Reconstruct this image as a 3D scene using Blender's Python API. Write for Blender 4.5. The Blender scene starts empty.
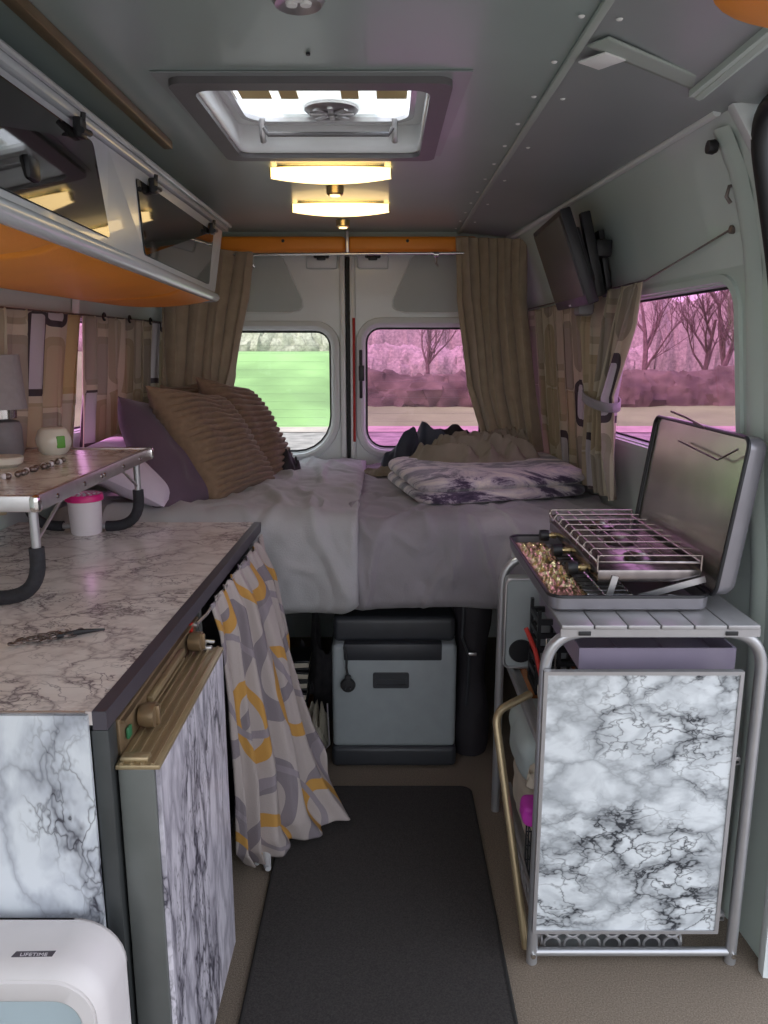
import bpy, bmesh, math, random
from mathutils import Vector, Matrix, noise
random.seed(7)
S = bpy.context.scene
COL = S.collection
PI = math.pi
F = 770.0; TH = math.radians(11.9); CAMZ = 1.4
sn, cs = math.sin(TH), math.cos(TH)

def P(px, py, Y=None, Z=None, X=None):
    u = (px-384)/F; v = (py-512)/F
    d = Vector((u, cs - v*sn, -sn - v*cs))
    if Y is not None: t = Y/d.y
    elif Z is not None: t = (Z-CAMZ)/d.z
    else: t = X/d.x
    return Vector((0, 0, CAMZ)) + d*t

# ------------------------------------------------------------------ materials
def nodes(name):
    m = bpy.data.materials.new(name); m.use_nodes = True
    nt = m.node_tree; b = nt.nodes['Principled BSDF']
    return m, nt, b
def N(nt, typ, **kw):
    n = nt.nodes.new(typ)
    for k, v in kw.items(): setattr(n, k, v)
    return n
def setin(n, **kw):
    for k, v in kw.items(): n.inputs[k.replace('_', ' ')].default_value = v
def ramp(nt, stops, interp='LINEAR'):
    r = N(nt, 'ShaderNodeValToRGB'); cr = r.color_ramp; cr.interpolation = interp
    while len(cr.elements) < len(stops): cr.elements.new(0.5)
    for e, (p, c) in zip(cr.elements, stops):
        e.position = p; e.color = (c[0], c[1], c[2], 1) if not isinstance(c, (int, float)) else (c, c, c, 1)
    return r
def mat(name, col, rough=.5, metal=0., var=.06, scale=12., bump=0., bscale=80., coat=0., spec=.5, sheen=0., emit=None, estr=0.):
    m, nt, b = nodes(name)
    tc = N(nt, 'ShaderNodeTexCoord')
    nz = N(nt, 'ShaderNodeTexNoise'); nz.inputs['Scale'].default_value = scale; nz.inputs['Detail'].default_value = 4
    nt.links.new(tc.outputs['Object'], nz.inputs['Vector'])
    r = ramp(nt, [(.3, [max(0, c*(1-var)) for c in col]), (.7, [min(1, c*(1+var)) for c in col])])
    nt.links.new(nz.outputs['Fac'], r.inputs['Fac']); nt.links.new(r.outputs['Color'], b.inputs['Base Color'])
    b.inputs['Roughness'].default_value = rough; b.inputs['Metallic'].default_value = metal
    b.inputs['Coat Weight'].default_value = coat; b.inputs['Specular IOR Level'].default_value = spec
    b.inputs['Sheen Weight'].default_value = sheen
    if bump:
        n2 = N(nt, 'ShaderNodeTexNoise'); n2.inputs['Scale'].default_value = bscale; n2.inputs['Detail'].default_value = 3
        nt.links.new(tc.outputs['Object'], n2.inputs['Vector'])
        bp = N(nt, 'ShaderNodeBump'); bp.inputs['Strength'].default_value = bump; bp.inputs['Distance'].default_value = .01
        nt.links.new(n2.outputs['Fac'], bp.inputs['Height']); nt.links.new(bp.outputs['Normal'], b.inputs['Normal'])
    if emit:
        b.inputs['Emission Color'].default_value = (*emit, 1); b.inputs['Emission Strength'].default_value = estr
    return m
def mth(nt, op, a, b=None, c=None):
    n = N(nt, 'ShaderNodeMath', operation=op)
    for i, x in enumerate((a, b, c)):
        if x is None: continue
        if isinstance(x, (int, float)): n.inputs[i].default_value = x
        else: nt.links.new(x, n.inputs[i])
    return n.outputs[0]
def mixc(nt, fac, a, b):
    n = N(nt, 'ShaderNodeMix', data_type='RGBA')
    def put(i, x):
        if isinstance(x, (tuple, list)): n.inputs[i].default_value = (x[0], x[1], x[2], 1)
        else: nt.links.new(x, n.inputs[i])
    if isinstance(fac, (int, float)): n.inputs[0].default_value = fac
    else: nt.links.new(fac, n.inputs[0])
    put(6, a); put(7, b)
    return n.outputs[2]
def marble(name, scale, base, grey, vein, rough=.25, rot=(0,0,0), stretch=(1,1,1), dense=1.0, coat=.3):
    m, nt, b = nodes(name)
    tc = N(nt, 'ShaderNodeTexCoord'); mp = N(nt, 'ShaderNodeMapping')
    mp.inputs['Rotation'].default_value = rot; mp.inputs['Scale'].default_value = stretch
    nt.links.new(tc.outputs['Object'], mp.inputs['Vector'])
    w = N(nt, 'ShaderNodeTexNoise'); setin(w, Scale=scale*.9, Detail=5.0, Roughness=.6); nt.links.new(mp.outputs[0], w.inputs['Vector'])
    vm = N(nt, 'ShaderNodeVectorMath', operation='MULTIPLY_ADD')
    nt.links.new(w.outputs['Color'], vm.inputs[0]); vm.inputs[1].default_value = (.55/scale*3,)*3; nt.links.new(mp.outputs[0], vm.inputs[2])
    vo = N(nt, 'ShaderNodeTexVoronoi', feature='DISTANCE_TO_EDGE'); setin(vo, Scale=scale*1.25); nt.links.new(vm.outputs[0], vo.inputs['Vector'])
    vo2 = N(nt, 'ShaderNodeTexVoronoi', feature='DISTANCE_TO_EDGE'); setin(vo2, Scale=scale*3.4); nt.links.new(vm.outputs[0], vo2.inputs['Vector'])
    mk = N(nt, 'ShaderNodeTexNoise'); setin(mk, Scale=scale*.8, Detail=3.0); nt.links.new(mp.outputs[0], mk.inputs['Vector'])
    mr = ramp(nt, [(.44, 0), (.60, 1)]); nt.links.new(mk.outputs['Fac'], mr.inputs['Fac'])
    v1 = ramp(nt, [(0, 1), (.035*dense, .45), (.14*dense, 0)]); nt.links.new(vo.outputs['Distance'], v1.inputs['Fac'])
    v2 = ramp(nt, [(0, 1), (.05*dense, .3), (.12*dense, 0)]); nt.links.new(vo2.outputs['Distance'], v2.inputs['Fac'])
    cl = N(nt, 'ShaderNodeTexNoise'); setin(cl, Scale=scale*2.2, Detail=6.0, Distortion=1.2); nt.links.new(mp.outputs[0], cl.inputs['Vector'])
    cr = ramp(nt, [(.42, 0), (.72, 1)]); nt.links.new(cl.outputs['Fac'], cr.inputs['Fac'])
    c = mixc(nt, mth(nt, 'MULTIPLY', cr.outputs['Color'], .75), base, grey)
    soft = ramp(nt, [(0, .75), (.22*dense, 0)]); nt.links.new(vo.outputs['Distance'], soft.inputs['Fac'])
    c = mixc(nt, mth(nt, 'MULTIPLY', soft.outputs['Color'], .8), c, grey)
    f2 = mth(nt, 'MULTIPLY', v2.outputs['Color'], mr.outputs['Color'])
    f1 = mth(nt, 'MULTIPLY', v1.outputs['Color'], mth(nt, 'MULTIPLY_ADD', mr.outputs['Color'], .7, .25))
    f = mth(nt, 'MINIMUM', mth(nt, 'ADD', f1, f2), 1.0)
    c = mixc(nt, f, c, vein)
    nt.links.new(c, b.inputs['Base Color'])
    setin(b, Roughness=rough); b.inputs['Coat Weight'].default_value = coat; b.inputs['Coat Roughness'].default_value = .12
    return m
def uvnode(nt):
    u = N(nt, 'ShaderNodeUVMap'); s = N(nt, 'ShaderNodeSeparateXYZ'); nt.links.new(u.outputs[0], s.inputs[0])
    return s.outputs[0], s.outputs[1]
def weave(nt, b, strength=.25, sc=220.):
    tc = N(nt, 'ShaderNodeTexCoord'); n2 = N(nt, 'ShaderNodeTexNoise'); n2.inputs['Scale'].default_value = sc
    nt.links.new(tc.outputs['Object'], n2.inputs['Vector'])
    bp = N(nt, 'ShaderNodeBump'); bp.inputs['Strength'].default_value = strength; bp.inputs['Distance'].default_value = .004
    nt.links.new(n2.outputs['Fac'], bp.inputs['Height']); nt.links.new(bp.outputs['Normal'], b.inputs['Normal'])
def retro(name, cw=.150, ch=.235, transl=.25):
    """cream curtain fabric printed with columns of rounded boxes, some ringed in brown"""
    m, nt, b = nodes(name)
    u, v = uvnode(nt)
    us = mth(nt, 'DIVIDE', u, cw); ci = mth(nt, 'FLOOR', us); fu = mth(nt, 'SUBTRACT', mth(nt, 'FRACT', us), .5)
    off = mth(nt, 'MULTIPLY', mth(nt, 'MODULO', ci, 2.0), .35)
    vs = mth(nt, 'ADD', mth(nt, 'DIVIDE', v, ch), off); ri = mth(nt, 'FLOOR', vs); fv = mth(nt, 'SUBTRACT', mth(nt, 'FRACT', vs), .5)
    x = mth(nt, 'MULTIPLY', mth(nt, 'ABSOLUTE', fu), cw); y = mth(nt, 'MULTIPLY', mth(nt, 'ABSOLUTE', fv), ch)
    r = .032
    qx = mth(nt, 'MAXIMUM', mth(nt, 'SUBTRACT', x, cw*.43-r), 0.0); qy = mth(nt, 'MAXIMUM', mth(nt, 'SUBTRACT', y, ch*.45-r), 0.0)
    d = mth(nt, 'SUBTRACT', mth(nt, 'SQRT', mth(nt, 'ADD', mth(nt, 'MULTIPLY', qx, qx), mth(nt, 'MULTIPLY', qy, qy))), r)
    wn = N(nt, 'ShaderNodeTexWhiteNoise', noise_dimensions='2D'); cb = N(nt, 'ShaderNodeCombineXYZ')
    nt.links.new(ci, cb.inputs[0]); nt.links.new(ri, cb.inputs[1]); nt.links.new(cb.outputs[0], wn.inputs['Vector'])
    h = wn.outputs['Value']
    rc = ramp(nt, [(0, (.10,.075,.085)), (.15, (.50,.41,.27)), (.45, (.43,.37,.29)), (.72, (.55,.42,.22)), (.86, (.48,.41,.30))], 'CONSTANT')
    ic = ramp(nt, [(0, (.62,.58,.60)), (.15, (.58,.48,.33)), (.45, (.46,.40,.33)), (.72, (.60,.47,.25)), (.86, (.60,.53,.42))], 'CONSTANT')
    nt.links.new(h, rc.inputs['Fac']); nt.links.new(h, ic.inputs['Fac'])
    inside = mth(nt, 'LESS_THAN', d, 0.0); inner = mth(nt, 'LESS_THAN', d, -.019)
    c = mixc(nt, inside, (.66,.59,.46), rc.outputs['Color'])
    c = mixc(nt, inner, c, ic.outputs['Color'])
    nt.links.new(c, b.inputs['Base Color']); setin(b, Roughness=.9); weave(nt, b)
    # a little light comes through the thin cloth
    tr = N(nt, 'ShaderNodeBsdfTranslucent'); nt.links.new(c, tr.inputs['Color'])
    mx = N(nt, 'ShaderNodeMixShader'); mx.inputs[0].default_value = transl
    nt.links.new(b.outputs[0], mx.inputs[1]); nt.links.new(tr.outputs[0], mx.inputs[2])
    nt.links.new(mx.outputs[0], nt.nodes['Material Output'].inputs['Surface'])
    return m
def loops(name):
    """cream cloth printed with big looping orange and grey-mauve ovals"""
    m, nt, b = nodes(name)
    u, v = uvnode(nt)
    c = (.40,.345,.33)
    for (cw, ch, ox, oy, r0, r1, col, sl) in [(.44,.50,.0,.0,.30,.40,(.21,.18,.20),-.45), (.34,.40,.11,.2,.24,.33,(.47,.25,.06),.4), (.50,.44,.27,.07,.33,.38,(.26,.225,.25),.7)]:
        uu = mth(nt, 'ADD', mth(nt, 'ADD', u, ox), mth(nt, 'MULTIPLY', v, sl))
        fu = mth(nt, 'SUBTRACT', mth(nt, 'FRACT', mth(nt, 'DIVIDE', uu, cw)), .5)
        fv = mth(nt, 'SUBTRACT', mth(nt, 'FRACT', mth(nt, 'DIVIDE', mth(nt, 'ADD', v, oy), ch)), .5)
        fu2 = mth(nt, 'ADD', fu, 0.0)
        d = mth(nt, 'SQRT', mth(nt, 'ADD', mth(nt, 'MULTIPLY', fu2, fu2), mth(nt, 'MULTIPLY', fv, fv)))
        off = mth(nt, 'ADD', d, mth(nt, 'MULTIPLY', fu, .08))
        k = mth(nt, 'MULTIPLY', mth(nt, 'GREATER_THAN', off, r0), mth(nt, 'LESS_THAN', off, r1))
        c = mixc(nt, k, c, col)
    nt.links.new(c, b.inputs['Base Color']); setin(b, Roughness=.85); weave(nt, b)
    return m
def glass(name, tint, gloss=.08, rough=.0, streak=0.):
    m, nt, b = nodes(name); nt.nodes.remove(b)
    t = N(nt, 'ShaderNodeBsdfTransparent'); t.inputs[0].default_value = (*tint, 1)
    g = N(nt, 'ShaderNodeBsdfGlossy'); g.inputs['Roughness'].default_value = rough; g.inputs[0].default_value = (.9,.9,.9,1)
    mx = N(nt, 'ShaderNodeMixShader')
    fr = N(nt, 'ShaderNodeLayerWeight'); fr.inputs[0].default_value = .15
    f = mth(nt, 'MINIMUM', mth(nt, 'MULTIPLY_ADD', fr.outputs['Facing'], .04, gloss), .5); nt.links.new(f, mx.inputs[0])
    nt.links.new(t.outputs[0], mx.inputs[1]); nt.links.new(g.outputs[0], mx.inputs[2])
    nt.links.new(mx.outputs[0], nt.nodes['Material Output'].inputs['Surface'])
    return m

def milky(name):
    m, nt, b = nodes(name); nt.nodes.remove(b)
    t = N(nt, 'ShaderNodeBsdfTranslucent'); t.inputs[0].default_value = (.92,.93,.90,1)
    d = N(nt, 'ShaderNodeBsdfDiffuse'); d.inputs[0].default_value = (.85,.86,.84,1)
    mx = N(nt, 'ShaderNodeMixShader'); mx.inputs[0].default_value = .35
    nt.links.new(t.outputs[0], mx.inputs[1]); nt.links.new(d.outputs[0], mx.inputs[2])
    nt.links.new(mx.outputs[0], nt.nodes['Material Output'].inputs['Surface'])
    return m
M = {}
M['ceil'] = mat('ceiling_panel', (.37,.455,.435), .30, 0, .05, 3, coat=.15)
M['ceil2'] = mat('ceiling_side_panel', (.34,.375,.38), .34, 0, .05, 3, coat=.1)
M['wall'] = mat('painted_steel_pale_green', (.60,.69,.645), .38, 0, .03, 4, coat=.2)
M['wallw'] = mat('painted_steel_white', (.80,.85,.85), .35, 0, .03, 4, coat=.2)
M['panelboard'] = mat('door_card_grey', (.52,.58,.57), .6, 0, .04, 6)
M['floor'] = mat('carpet_beige', (.235,.185,.14), .95, 0, .35, 300, bump=.5, bscale=400)
M['rug'] = mat('rug_dark_brown', (.042,.036,.034), .95, 0, .4, 260, bump=.6, bscale=350)
M['rugedge'] = mat('rug_edge', (.02,.018,.017), .8, 0, .1, 50)
M['alu'] = mat('brushed_aluminium', (.62,.61,.62), .34, .9, .06, 40)
M['alupaint'] = mat('silver_paint_tube', (.50,.50,.52), .32, .65, .04, 30)
M['slat'] = mat('grey_painted_slat', (.43,.42,.43), .35, .5, .05, 30)
M['chrome'] = mat('chrome', (.75,.74,.72), .14, 1, .03, 30)
M['black'] = mat('black_plastic', (.015,.015,.018), .4, 0, .1, 30)
M['foam'] = mat('black_foam_sleeve', (.022,.022,.028), .75, 0, .2, 120, bump=.3)
M['rubber'] = mat('black_rubber', (.012,.012,.014), .55, 0, .1, 30)
M['orange'] = mat('orange_vinyl', (.93,.32,.03), .42, 0, .05, 6, bump=.1, bscale=250)
M['cabwhite'] = mat('cabinet_white_lacquer', (.55,.59,.62), .25, 0, .02, 4, coat=.4)
M['darkglass'] = mat('smoked_acrylic', (.010,.009,.008), .04, 0, .02, 4, spec=.8)
M['mwork'] = marble('marble_vinyl_worktop', 4.6, (.88,.82,.78), (.66,.58,.55), (.24,.20,.21), .2, dense=.5, stretch=(1.2,1.5,1), rot=(0,0,.5))
M['mdoor'] = marble('marble_vinyl_door', 5.5, (.74,.71,.79), (.34,.32,.39), (.06,.055,.08), .3, rot=(math.radians(30),0,0), stretch=(1,2.4,.75), dense=.95)
M['mpanel'] = marble('marble_vinyl_panel', 5.5, (.76,.80,.83), (.38,.41,.44), (.03,.035,.045), .3, stretch=(.85,1,1.3), dense=.85)
M['mend'] = marble('marble_vinyl_end', 5.0, (.78,.82,.88), (.45,.48,.56), (.06,.06,.08), .3, stretch=(1.2,1,.7), rot=(0,.5,0), dense=.8)
M['trimdark'] = mat('dark_edge_trim', (.085,.075,.095), .4, .3, .08, 10)
M['brown'] = mat('bronze_trim', (.28,.20,.12), .35, .55, .1, 12)
M['postdark'] = mat('dark_post', (.055,.06,.062), .4, .3, .15, 12)
M['darkgreen'] = mat('dark_green_plastic', (.03,.16,.07), .4, 0, .1, 12)
M['gold'] = mat('champagne_profile', (.42,.33,.20), .35, .6, .08, 12)
M['greymetal'] = mat('grey_green_metal', (.15,.16,.155), .42, .4, .08, 12)
M['curtbrown'] = mat('curtain_taupe_velvet', (.38,.305,.215), .8, 0, .1, 20, bump=.25, bscale=260, sheen=.4)
M['duvet'] = mat('duvet_grey', (.40,.395,.405), .85, 0, .05, 10, bump=.2, bscale=240, sheen=.2)
M['duvet2'] = mat('sheet_grey_mauve', (.27,.25,.27), .85, 0, .06, 10, bump=.2, bscale=240, sheen=.2)
M['cord'] = mat('corduroy_taupe', (.22,.145,.09), .85, 0, .12, 60, sheen=.15)
M['purple'] = mat('cushion_plum', (.10,.062,.095), .8, 0, .08, 15, bump=.2, bscale=220, sheen=.3)
M['whitecloth'] = mat('white_cotton', (.72,.68,.72), .85, 0, .04, 10)
M['lavender'] = mat('white_cotton_lavender_lit', (.66,.58,.70), .85, 0, .04, 10)  # white pillow cotton; the lavender window light is mixed into its base colour
M['creamcloth'] = mat('cream_cloth', (.62,.56,.46), .85, 0, .06, 10)
M['palecloth'] = mat('pale_aqua_cloth', (.50,.58,.57), .8, 0, .05, 8)
M['khaki'] = mat('khaki_cotton', (.27,.23,.18), .85, 0, .1, 15, bump=.2, bscale=200)
M['navy'] = mat('navy_jacket', (.03,.036,.06), .6, 0, .2, 15)
M['blackcloth'] = mat('black_cloth', (.02,.017,.022), .7, 0, .2, 15)
M['coolgrey'] = mat('cool_box_grey', (.30,.335,.35), .45, 0, .04, 20)
M['cooldark'] = mat('cool_box_dark', (.035,.038,.045), .45, 0, .1, 20)
M['magenta'] = mat('magenta_plastic', (.75,.02,.22), .35, 0, .05, 10)
M['pinkbag'] = mat('magenta_bag', (.62,.05,.50), .5, 0, .1, 20)
M['tub'] = mat('translucent_white_tub', (.80,.74,.78), .35, 0, .03, 10)
M['crystals'] = mat('pale_crystals', (.85,.80,.84), .7, 0, .1, 200)
M['ceramic'] = mat('cream_ceramic', (.74,.71,.62), .35, 0, .03, 10, coat=.3)
M['green'] = mat('green_badge', (.12,.38,.05), .4, 0, .05, 10)
M['shade'] = mat('lamp_shade_grey', (.33,.30,.31), .9, 0, .05, 60, bump=.2)
M['stonegrey'] = mat('lamp_base_grey', (.20,.185,.20), .5, 0, .1, 30)
M['caseg'] = mat('grey_case', (.38,.41,.42), .45, 0, .04, 20)
M['red'] = mat('red_plastic', (.55,.03,.02), .45, 0, .08, 20)
M['wood'] = mat('orange_wood_board', (.36,.13,.035), .5, 0, .15, 10)
M['redseal'] = mat('red_tape', (.50,.04,.03), .5, 0, .05, 20)
M['plasticwhite'] = mat('off_white_plastic', (.74,.70,.71), .42, 0, .03, 8, coat=.1)
M['plasticblue'] = mat('pale_blue_plastic', (.44,.53,.58), .5, 0, .04, 5)
M['stovepaint'] = mat('stove_grey_enamel', (.27,.26,.285), .3, .55, .06, 14)
M['stovein'] = mat('stove_inside_steel', (.52,.50,.44), .24, .9, .12, 9)
M['steel'] = mat('stained_steel', (.27,.24,.24), .25, .95, .3, 25)
M['grillwire'] = mat('tarnished_wire', (.42,.36,.34), .25, 1, .2, 60)
M['foil'] = mat('foil_gold', (.90,.70,.38), .16, 1, .25, 60, bump=.3, bscale=160)
M['lilac'] = mat('lilac_plastic_tray', (.36,.31,.42), .3, 0, .05, 8, coat=.2)
M['chain'] = mat('tarnished_metal', (.22,.18,.17), .35, .8, .3, 80)
M['brass'] = mat('brass', (.75,.58,.30), .25, .9, .05, 20)
M['screen'] = mat('tv_screen', (.06,.058,.056), .22, 0, .02, 4, spec=.6)
M['lampglass'] = mat('lamp_diffuser', (.9,.8,.6), .4, 0, .02, 5, emit=(1,.70,.30), estr=1.35)
M['hatchwhite'] = mat('hatch_white_plastic', (.88,.90,.90), .4, 0, .02, 5)
M['hatchdark'] = mat('hatch_frame_grey', (.17,.165,.17), .45, .2, .06, 10)
M['blind'] = mat('yellow_blind', (.72,.55,.25), .7, 0, .05, 10)
M['ribcol'] = mat('rib_paint', (.42,.48,.44), .45, 0, .04, 6)
M['clear'] = glass('clear_glass', (.97,.98,.97), .02)
M['pink'] = glass('pink_film_glass', (.91,.61,.85), .02)
M['milky'] = milky('milky_lid')
M['dome'] = glass('dome_glass', (.97,.98,.99), .03)
M['retro'] = retro('retro_curtain')
M['loops'] = loops('loop_print_curtain')
M['yellow'] = mat('yellow_card', (.45,.33,.12), .7, 0, .1, 20)
M['text'] = mat('pale_lettering', (.62,.58,.64), .5, 0, .02, 10)
M['sticker'] = mat('white_sticker', (.93,.95,.93), .5, 0, .02, 10)
M['greybag'] = mat('dark_grey_blanket', (.09,.085,.095), .9, 0, .2, 30)
M['gravel'] = mat('gravel', (.22,.20,.19), .95, 0, .4, 2.5, bump=.6, bscale=8)
M['path'] = mat('gravel_path', (.33,.28,.25), .95, 0, .2, 1.5, bump=.3, bscale=8)
M['grass'] = mat('grass', (.18,.30,.11), .95, 0, .30, .35, bump=.6, bscale=5)
M['bank'] = mat('scrub_bank', (.10,.09,.06), .95, 0, .5, 1.5, bump=.8, bscale=4)
M['hedge'] = mat('hedge_twigs', (.11,.11,.05), .95, 0, .6, 2, bump=.8, bscale=6)
M['bark'] = mat('grey_bark', (.14,.11,.09), .9, 0, .3, 8)
M['thatch'] = mat('light_twigs', (.34,.33,.27), .9, 0, .3, 8)
# fleece with tiger-like print
m, nt, b = nodes('fleece_print')
u, v = uvnode(nt); cb = N(nt, 'ShaderNodeCombineXYZ'); nt.links.new(u, cb.inputs[0]); nt.links.new(v, cb.inputs[1])
mp = N(nt, 'ShaderNodeMapping'); mp.inputs['Rotation'].default_value = (0,0,.7); mp.inputs['Scale'].default_value = (2.0,3.2,1); nt.links.new(cb.outputs[0], mp.inputs[0])
n1 = N(nt, 'ShaderNodeTexNoise'); setin(n1, Scale=1.3, Detail=9.0, Roughness=.72, Distortion=1.6); nt.links.new(mp.outputs[0], n1.inputs['Vector'])
r1 = ramp(nt, [(.40, (.035,.022,.05)), (.46, (.09,.06,.11)), (.50, (.48,.41,.46)), (.60, (.74,.65,.58)), (.66, (.55,.47,.50)), (.72, (.13,.095,.16))]); nt.links.new(n1.outputs['Fac'], r1.inputs['Fac'])
nt.links.new(r1.outputs[0], b.inputs['Base Color']); setin(b, Roughness=.95); b.inputs['Sheen Weight'].default_value = .5; weave(nt, b, .5, 150)
M['fleece'] = m

# ------------------------------------------------------------------ mesh building
WL = {}
class MB:
    def __init__(s): s.bm = bmesh.new(); s.uv = s.bm.loops.layers.uv.new('UVMap')
    def box(s, c, d, rot=None, bev=0, seg=2):
        bm = s.bm; r = bmesh.ops.create_cube(bm, size=1); vs = r['verts']
        m = Matrix.Translation(Vector(c)) @ ((rot if rot is not None else Matrix()).to_4x4()) @ Matrix.Diagonal((*d, 1))
        bmesh.ops.transform(bm, matrix=m, verts=vs)
        if bev:
            es = {e for v in vs for e in v.link_edges}
            bmesh.ops.bevel(bm, geom=list(es), offset=bev, segments=seg, profile=.5, affect='EDGES')
        return s
    def bb(s, lo, hi, bev=0, seg=2):
        lo, hi = Vector(lo), Vector(hi); return s.box((lo+hi)/2, hi-lo, None, bev, seg)
    def tube(s, pts, r, n=10, closed=False, caps=True):
        pts = [Vector(p) for p in pts]; m = len(pts); rings = []
        rr = r if isinstance(r, (list, tuple)) else [r]*m
        up = None
        for i, p in enumerate(pts):
            a = pts[(i-1) % m] if (closed or i) else p; c = pts[(i+1) % m] if (closed or i < m-1) else p
            t = (c-a).normalized()
            if up is None: up = t.orthogonal().normalized()
            up = (up - t*up.dot(t)).normalized(); w = t.cross(up)
            rings.append([s.bm.verts.new(p + (up*math.cos(2*PI*k/n)+w*math.sin(2*PI*k/n))*rr[i]) for k in range(n)])
        for i in range(m if closed else m-1):
            A, B = rings[i], rings[(i+1) % m]
            for k in range(n): s.bm.faces.new((A[k], A[(k+1)%n], B[(k+1)%n], B[k]))
        if caps and not closed:
            s.bm.faces.new(rings[0][::-1]); s.bm.faces.new(rings[-1])
        return s
    def grid(s, fn, nu, nv, uvf=None, cu=False, cv=False):
        V = [[s.bm.verts.new(fn(i/nu, j/nv)) for j in range(nv + (0 if cv else 1))] for i in range(nu + (0 if cu else 1))]
        A, B = len(V), len(V[0])
        for i in range(nu):
            for j in range(nv):
                q = (V[i][j], V[(i+1)%A][j], V[(i+1)%A][(j+1)%B], V[i][(j+1)%B])
                try: f = s.bm.faces.new(q)
                except ValueError: continue
                for l, (a, c) in zip(f.loops, ((i,j),(i+1,j),(i+1,j+1),(i,j+1))):
                    l[s.uv].uv = uvf(a/nu, c/nv) if uvf else (a/nu, c/nv)
        return V
    def lathe(s, prof, c=(0,0,0), n=32, axis='Z'):
        c = Vector(c)
        def rot(x, y, z):
            if axis == 'Z': return Vector((x, y, z))
            if axis == 'X': return Vector((z, x, y))
            return Vector((x, z, y))
        rings = []
        for r, z in prof:
            rings.append([s.bm.verts.new(c+rot(r*math.cos(2*PI*k/n), r*math.sin(2*PI*k/n), z)) for k in range(n)])
        for A, B in zip(rings, rings[1:]):
            for k in range(n): s.bm.faces.new((A[k], A[(k+1)%n], B[(k+1)%n], B[k]))
        s.bm.faces.new(rings[0][::-1]); s.bm.faces.new(rings[-1])
        return s
    def plate(s, outline, holes, th, fn):
        """2-D outline with holes, filled, mapped by fn(a,b,depth), given thickness th"""
        fronts = []
        for dz in (0, th):
            es = []; loopsv = []
            for L in [outline]+holes:
                vs = [s.bm.verts.new((a, b, 0)) for a, b in L]; loopsv.append(vs)
                for i in range(len(vs)): es.append(s.bm.edges.new((vs[i], vs[(i+1)%len(vs)])))
            bmesh.ops.triangle_fill(s.bm, use_beauty=True, edges=es)
            for vs in loopsv:
                for v in vs: v.co = fn(v.co.x, v.co.y, dz)
            fronts.append(loopsv)
        for A, B in zip(*fronts):
            n = len(A)
            for i in range(n): s.bm.faces.new((A[i], A[(i+1)%n], B[(i+1)%n], B[i]))
        return s
    def build(s, name, m, parent=None, smooth=True, solid=0, mods=None, origin=None):
        bm = s.bm; bmesh.ops.recalc_face_normals(bm, faces=bm.faces)
        if parent is not None: base = WL[parent]
        elif origin is not None: base = Vector(origin)
        else:
            xs = [v.co for v in bm.verts]
            base = Vector(((min(v.x for v in xs)+max(v.x for v in xs))/2, (min(v.y for v in xs)+max(v.y for v in xs))/2, min(v.z for v in xs)))
        for v in bm.verts: v.co -= base
        me = bpy.data.meshes.new(name); bm.to_mesh(me); bm.free()
        o = bpy.data.objects.new(name, me); COL.objects.link(o)
        me.materials.append(m)
        if smooth:
            me.shade_smooth(); me.set_sharp_from_angle(angle=math.radians(38))
        if parent is not None: o.parent = parent
        else: o.location = base
        WL[o] = base.copy()
        if solid:
            k = o.modifiers.new('thickness', 'SOLIDIFY'); k.thickness = solid; k.offset = 0
        return o
def rr(x0, y0, x1, y1, r, n=6):
    """rounded rectangle outline; r may be four radii (x0y0, x1y0, x1y1, x0y1)"""
    if not isinstance(r, (tuple, list)): r = (r,)*4
    out = []
    for (cx, cy, a0, q) in ((x0+r[0], y0+r[0], PI, r[0]), (x1-r[1], y0+r[1], 1.5*PI, r[1]), (x1-r[2], y1-r[2], 0, r[2]), (x0+r[3], y1-r[3], .5*PI, r[3])):
        for k in range(n+1):
            a = a0+.5*PI*k/n; out.append((cx+q*math.cos(a), cy+q*math.sin(a)))
    return out
def arc(a, b, c, r, n=8):
    """a polyline a-b-c with the corner at b rounded"""
    a, b, c = Vector(a), Vector(b), Vector(c)
    d1, d2 = (a-b).normalized(), (c-b).normalized()
    p, q = b+d1*r, b+d2*r
    return [p*(1-t)**2 + b*2*t*(1-t) + q*t*t for t in [k/n for k in range(n+1)]]
def rpath(pts, r, n=7):
    pts = [Vector(p) for p in pts]; out = [pts[0]]
    for i in range(1, len(pts)-1): out += arc(pts[i-1], pts[i], pts[i+1], r, n)
    return out+[pts[-1]]
def thing(name, loc, label, cat, group=None):
    o = bpy.data.objects.new(name, None); COL.objects.link(o); o.location = Vector(loc); o.empty_display_size = .05
    WL[o] = Vector(loc); return tag(o, label, cat, group)
def tag(o, label, cat, group=None):
    o['label'] = label; o['category'] = cat
    if group: o['group'] = group
    return o
def struct(o):
    o['kind'] = 'structure'; return o
def lerp(a, b, t): return a*(1-t)+b*t
def nz(x, y, z=0.): return noise.noise(Vector((x, y, z)))

# ------------------------------------------------------------------ shell of the van
CX = -.165
PROF = [(0, 1.035), (.5, 1.045), (.9, 1.025), (1.08, 1.0), (1.58, .945), (1.72, .91), (1.82, .87), (1.88, .82), (1.905, .78)]
def hw(z):
    for (z0, h0), (z1, h1) in zip(PROF, PROF[1:]):
        if z <= z1: return lerp(h0, h1, (z-z0)/(z1-z0))
    return PROF[-1][1]
def taper(Y): return .07*(max(Y, 1.0)-1.7)
def wallx(side, Y, z): return CX + side*(hw(z)-taper(Y))
ZC = 1.9
YR = 3.62

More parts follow.
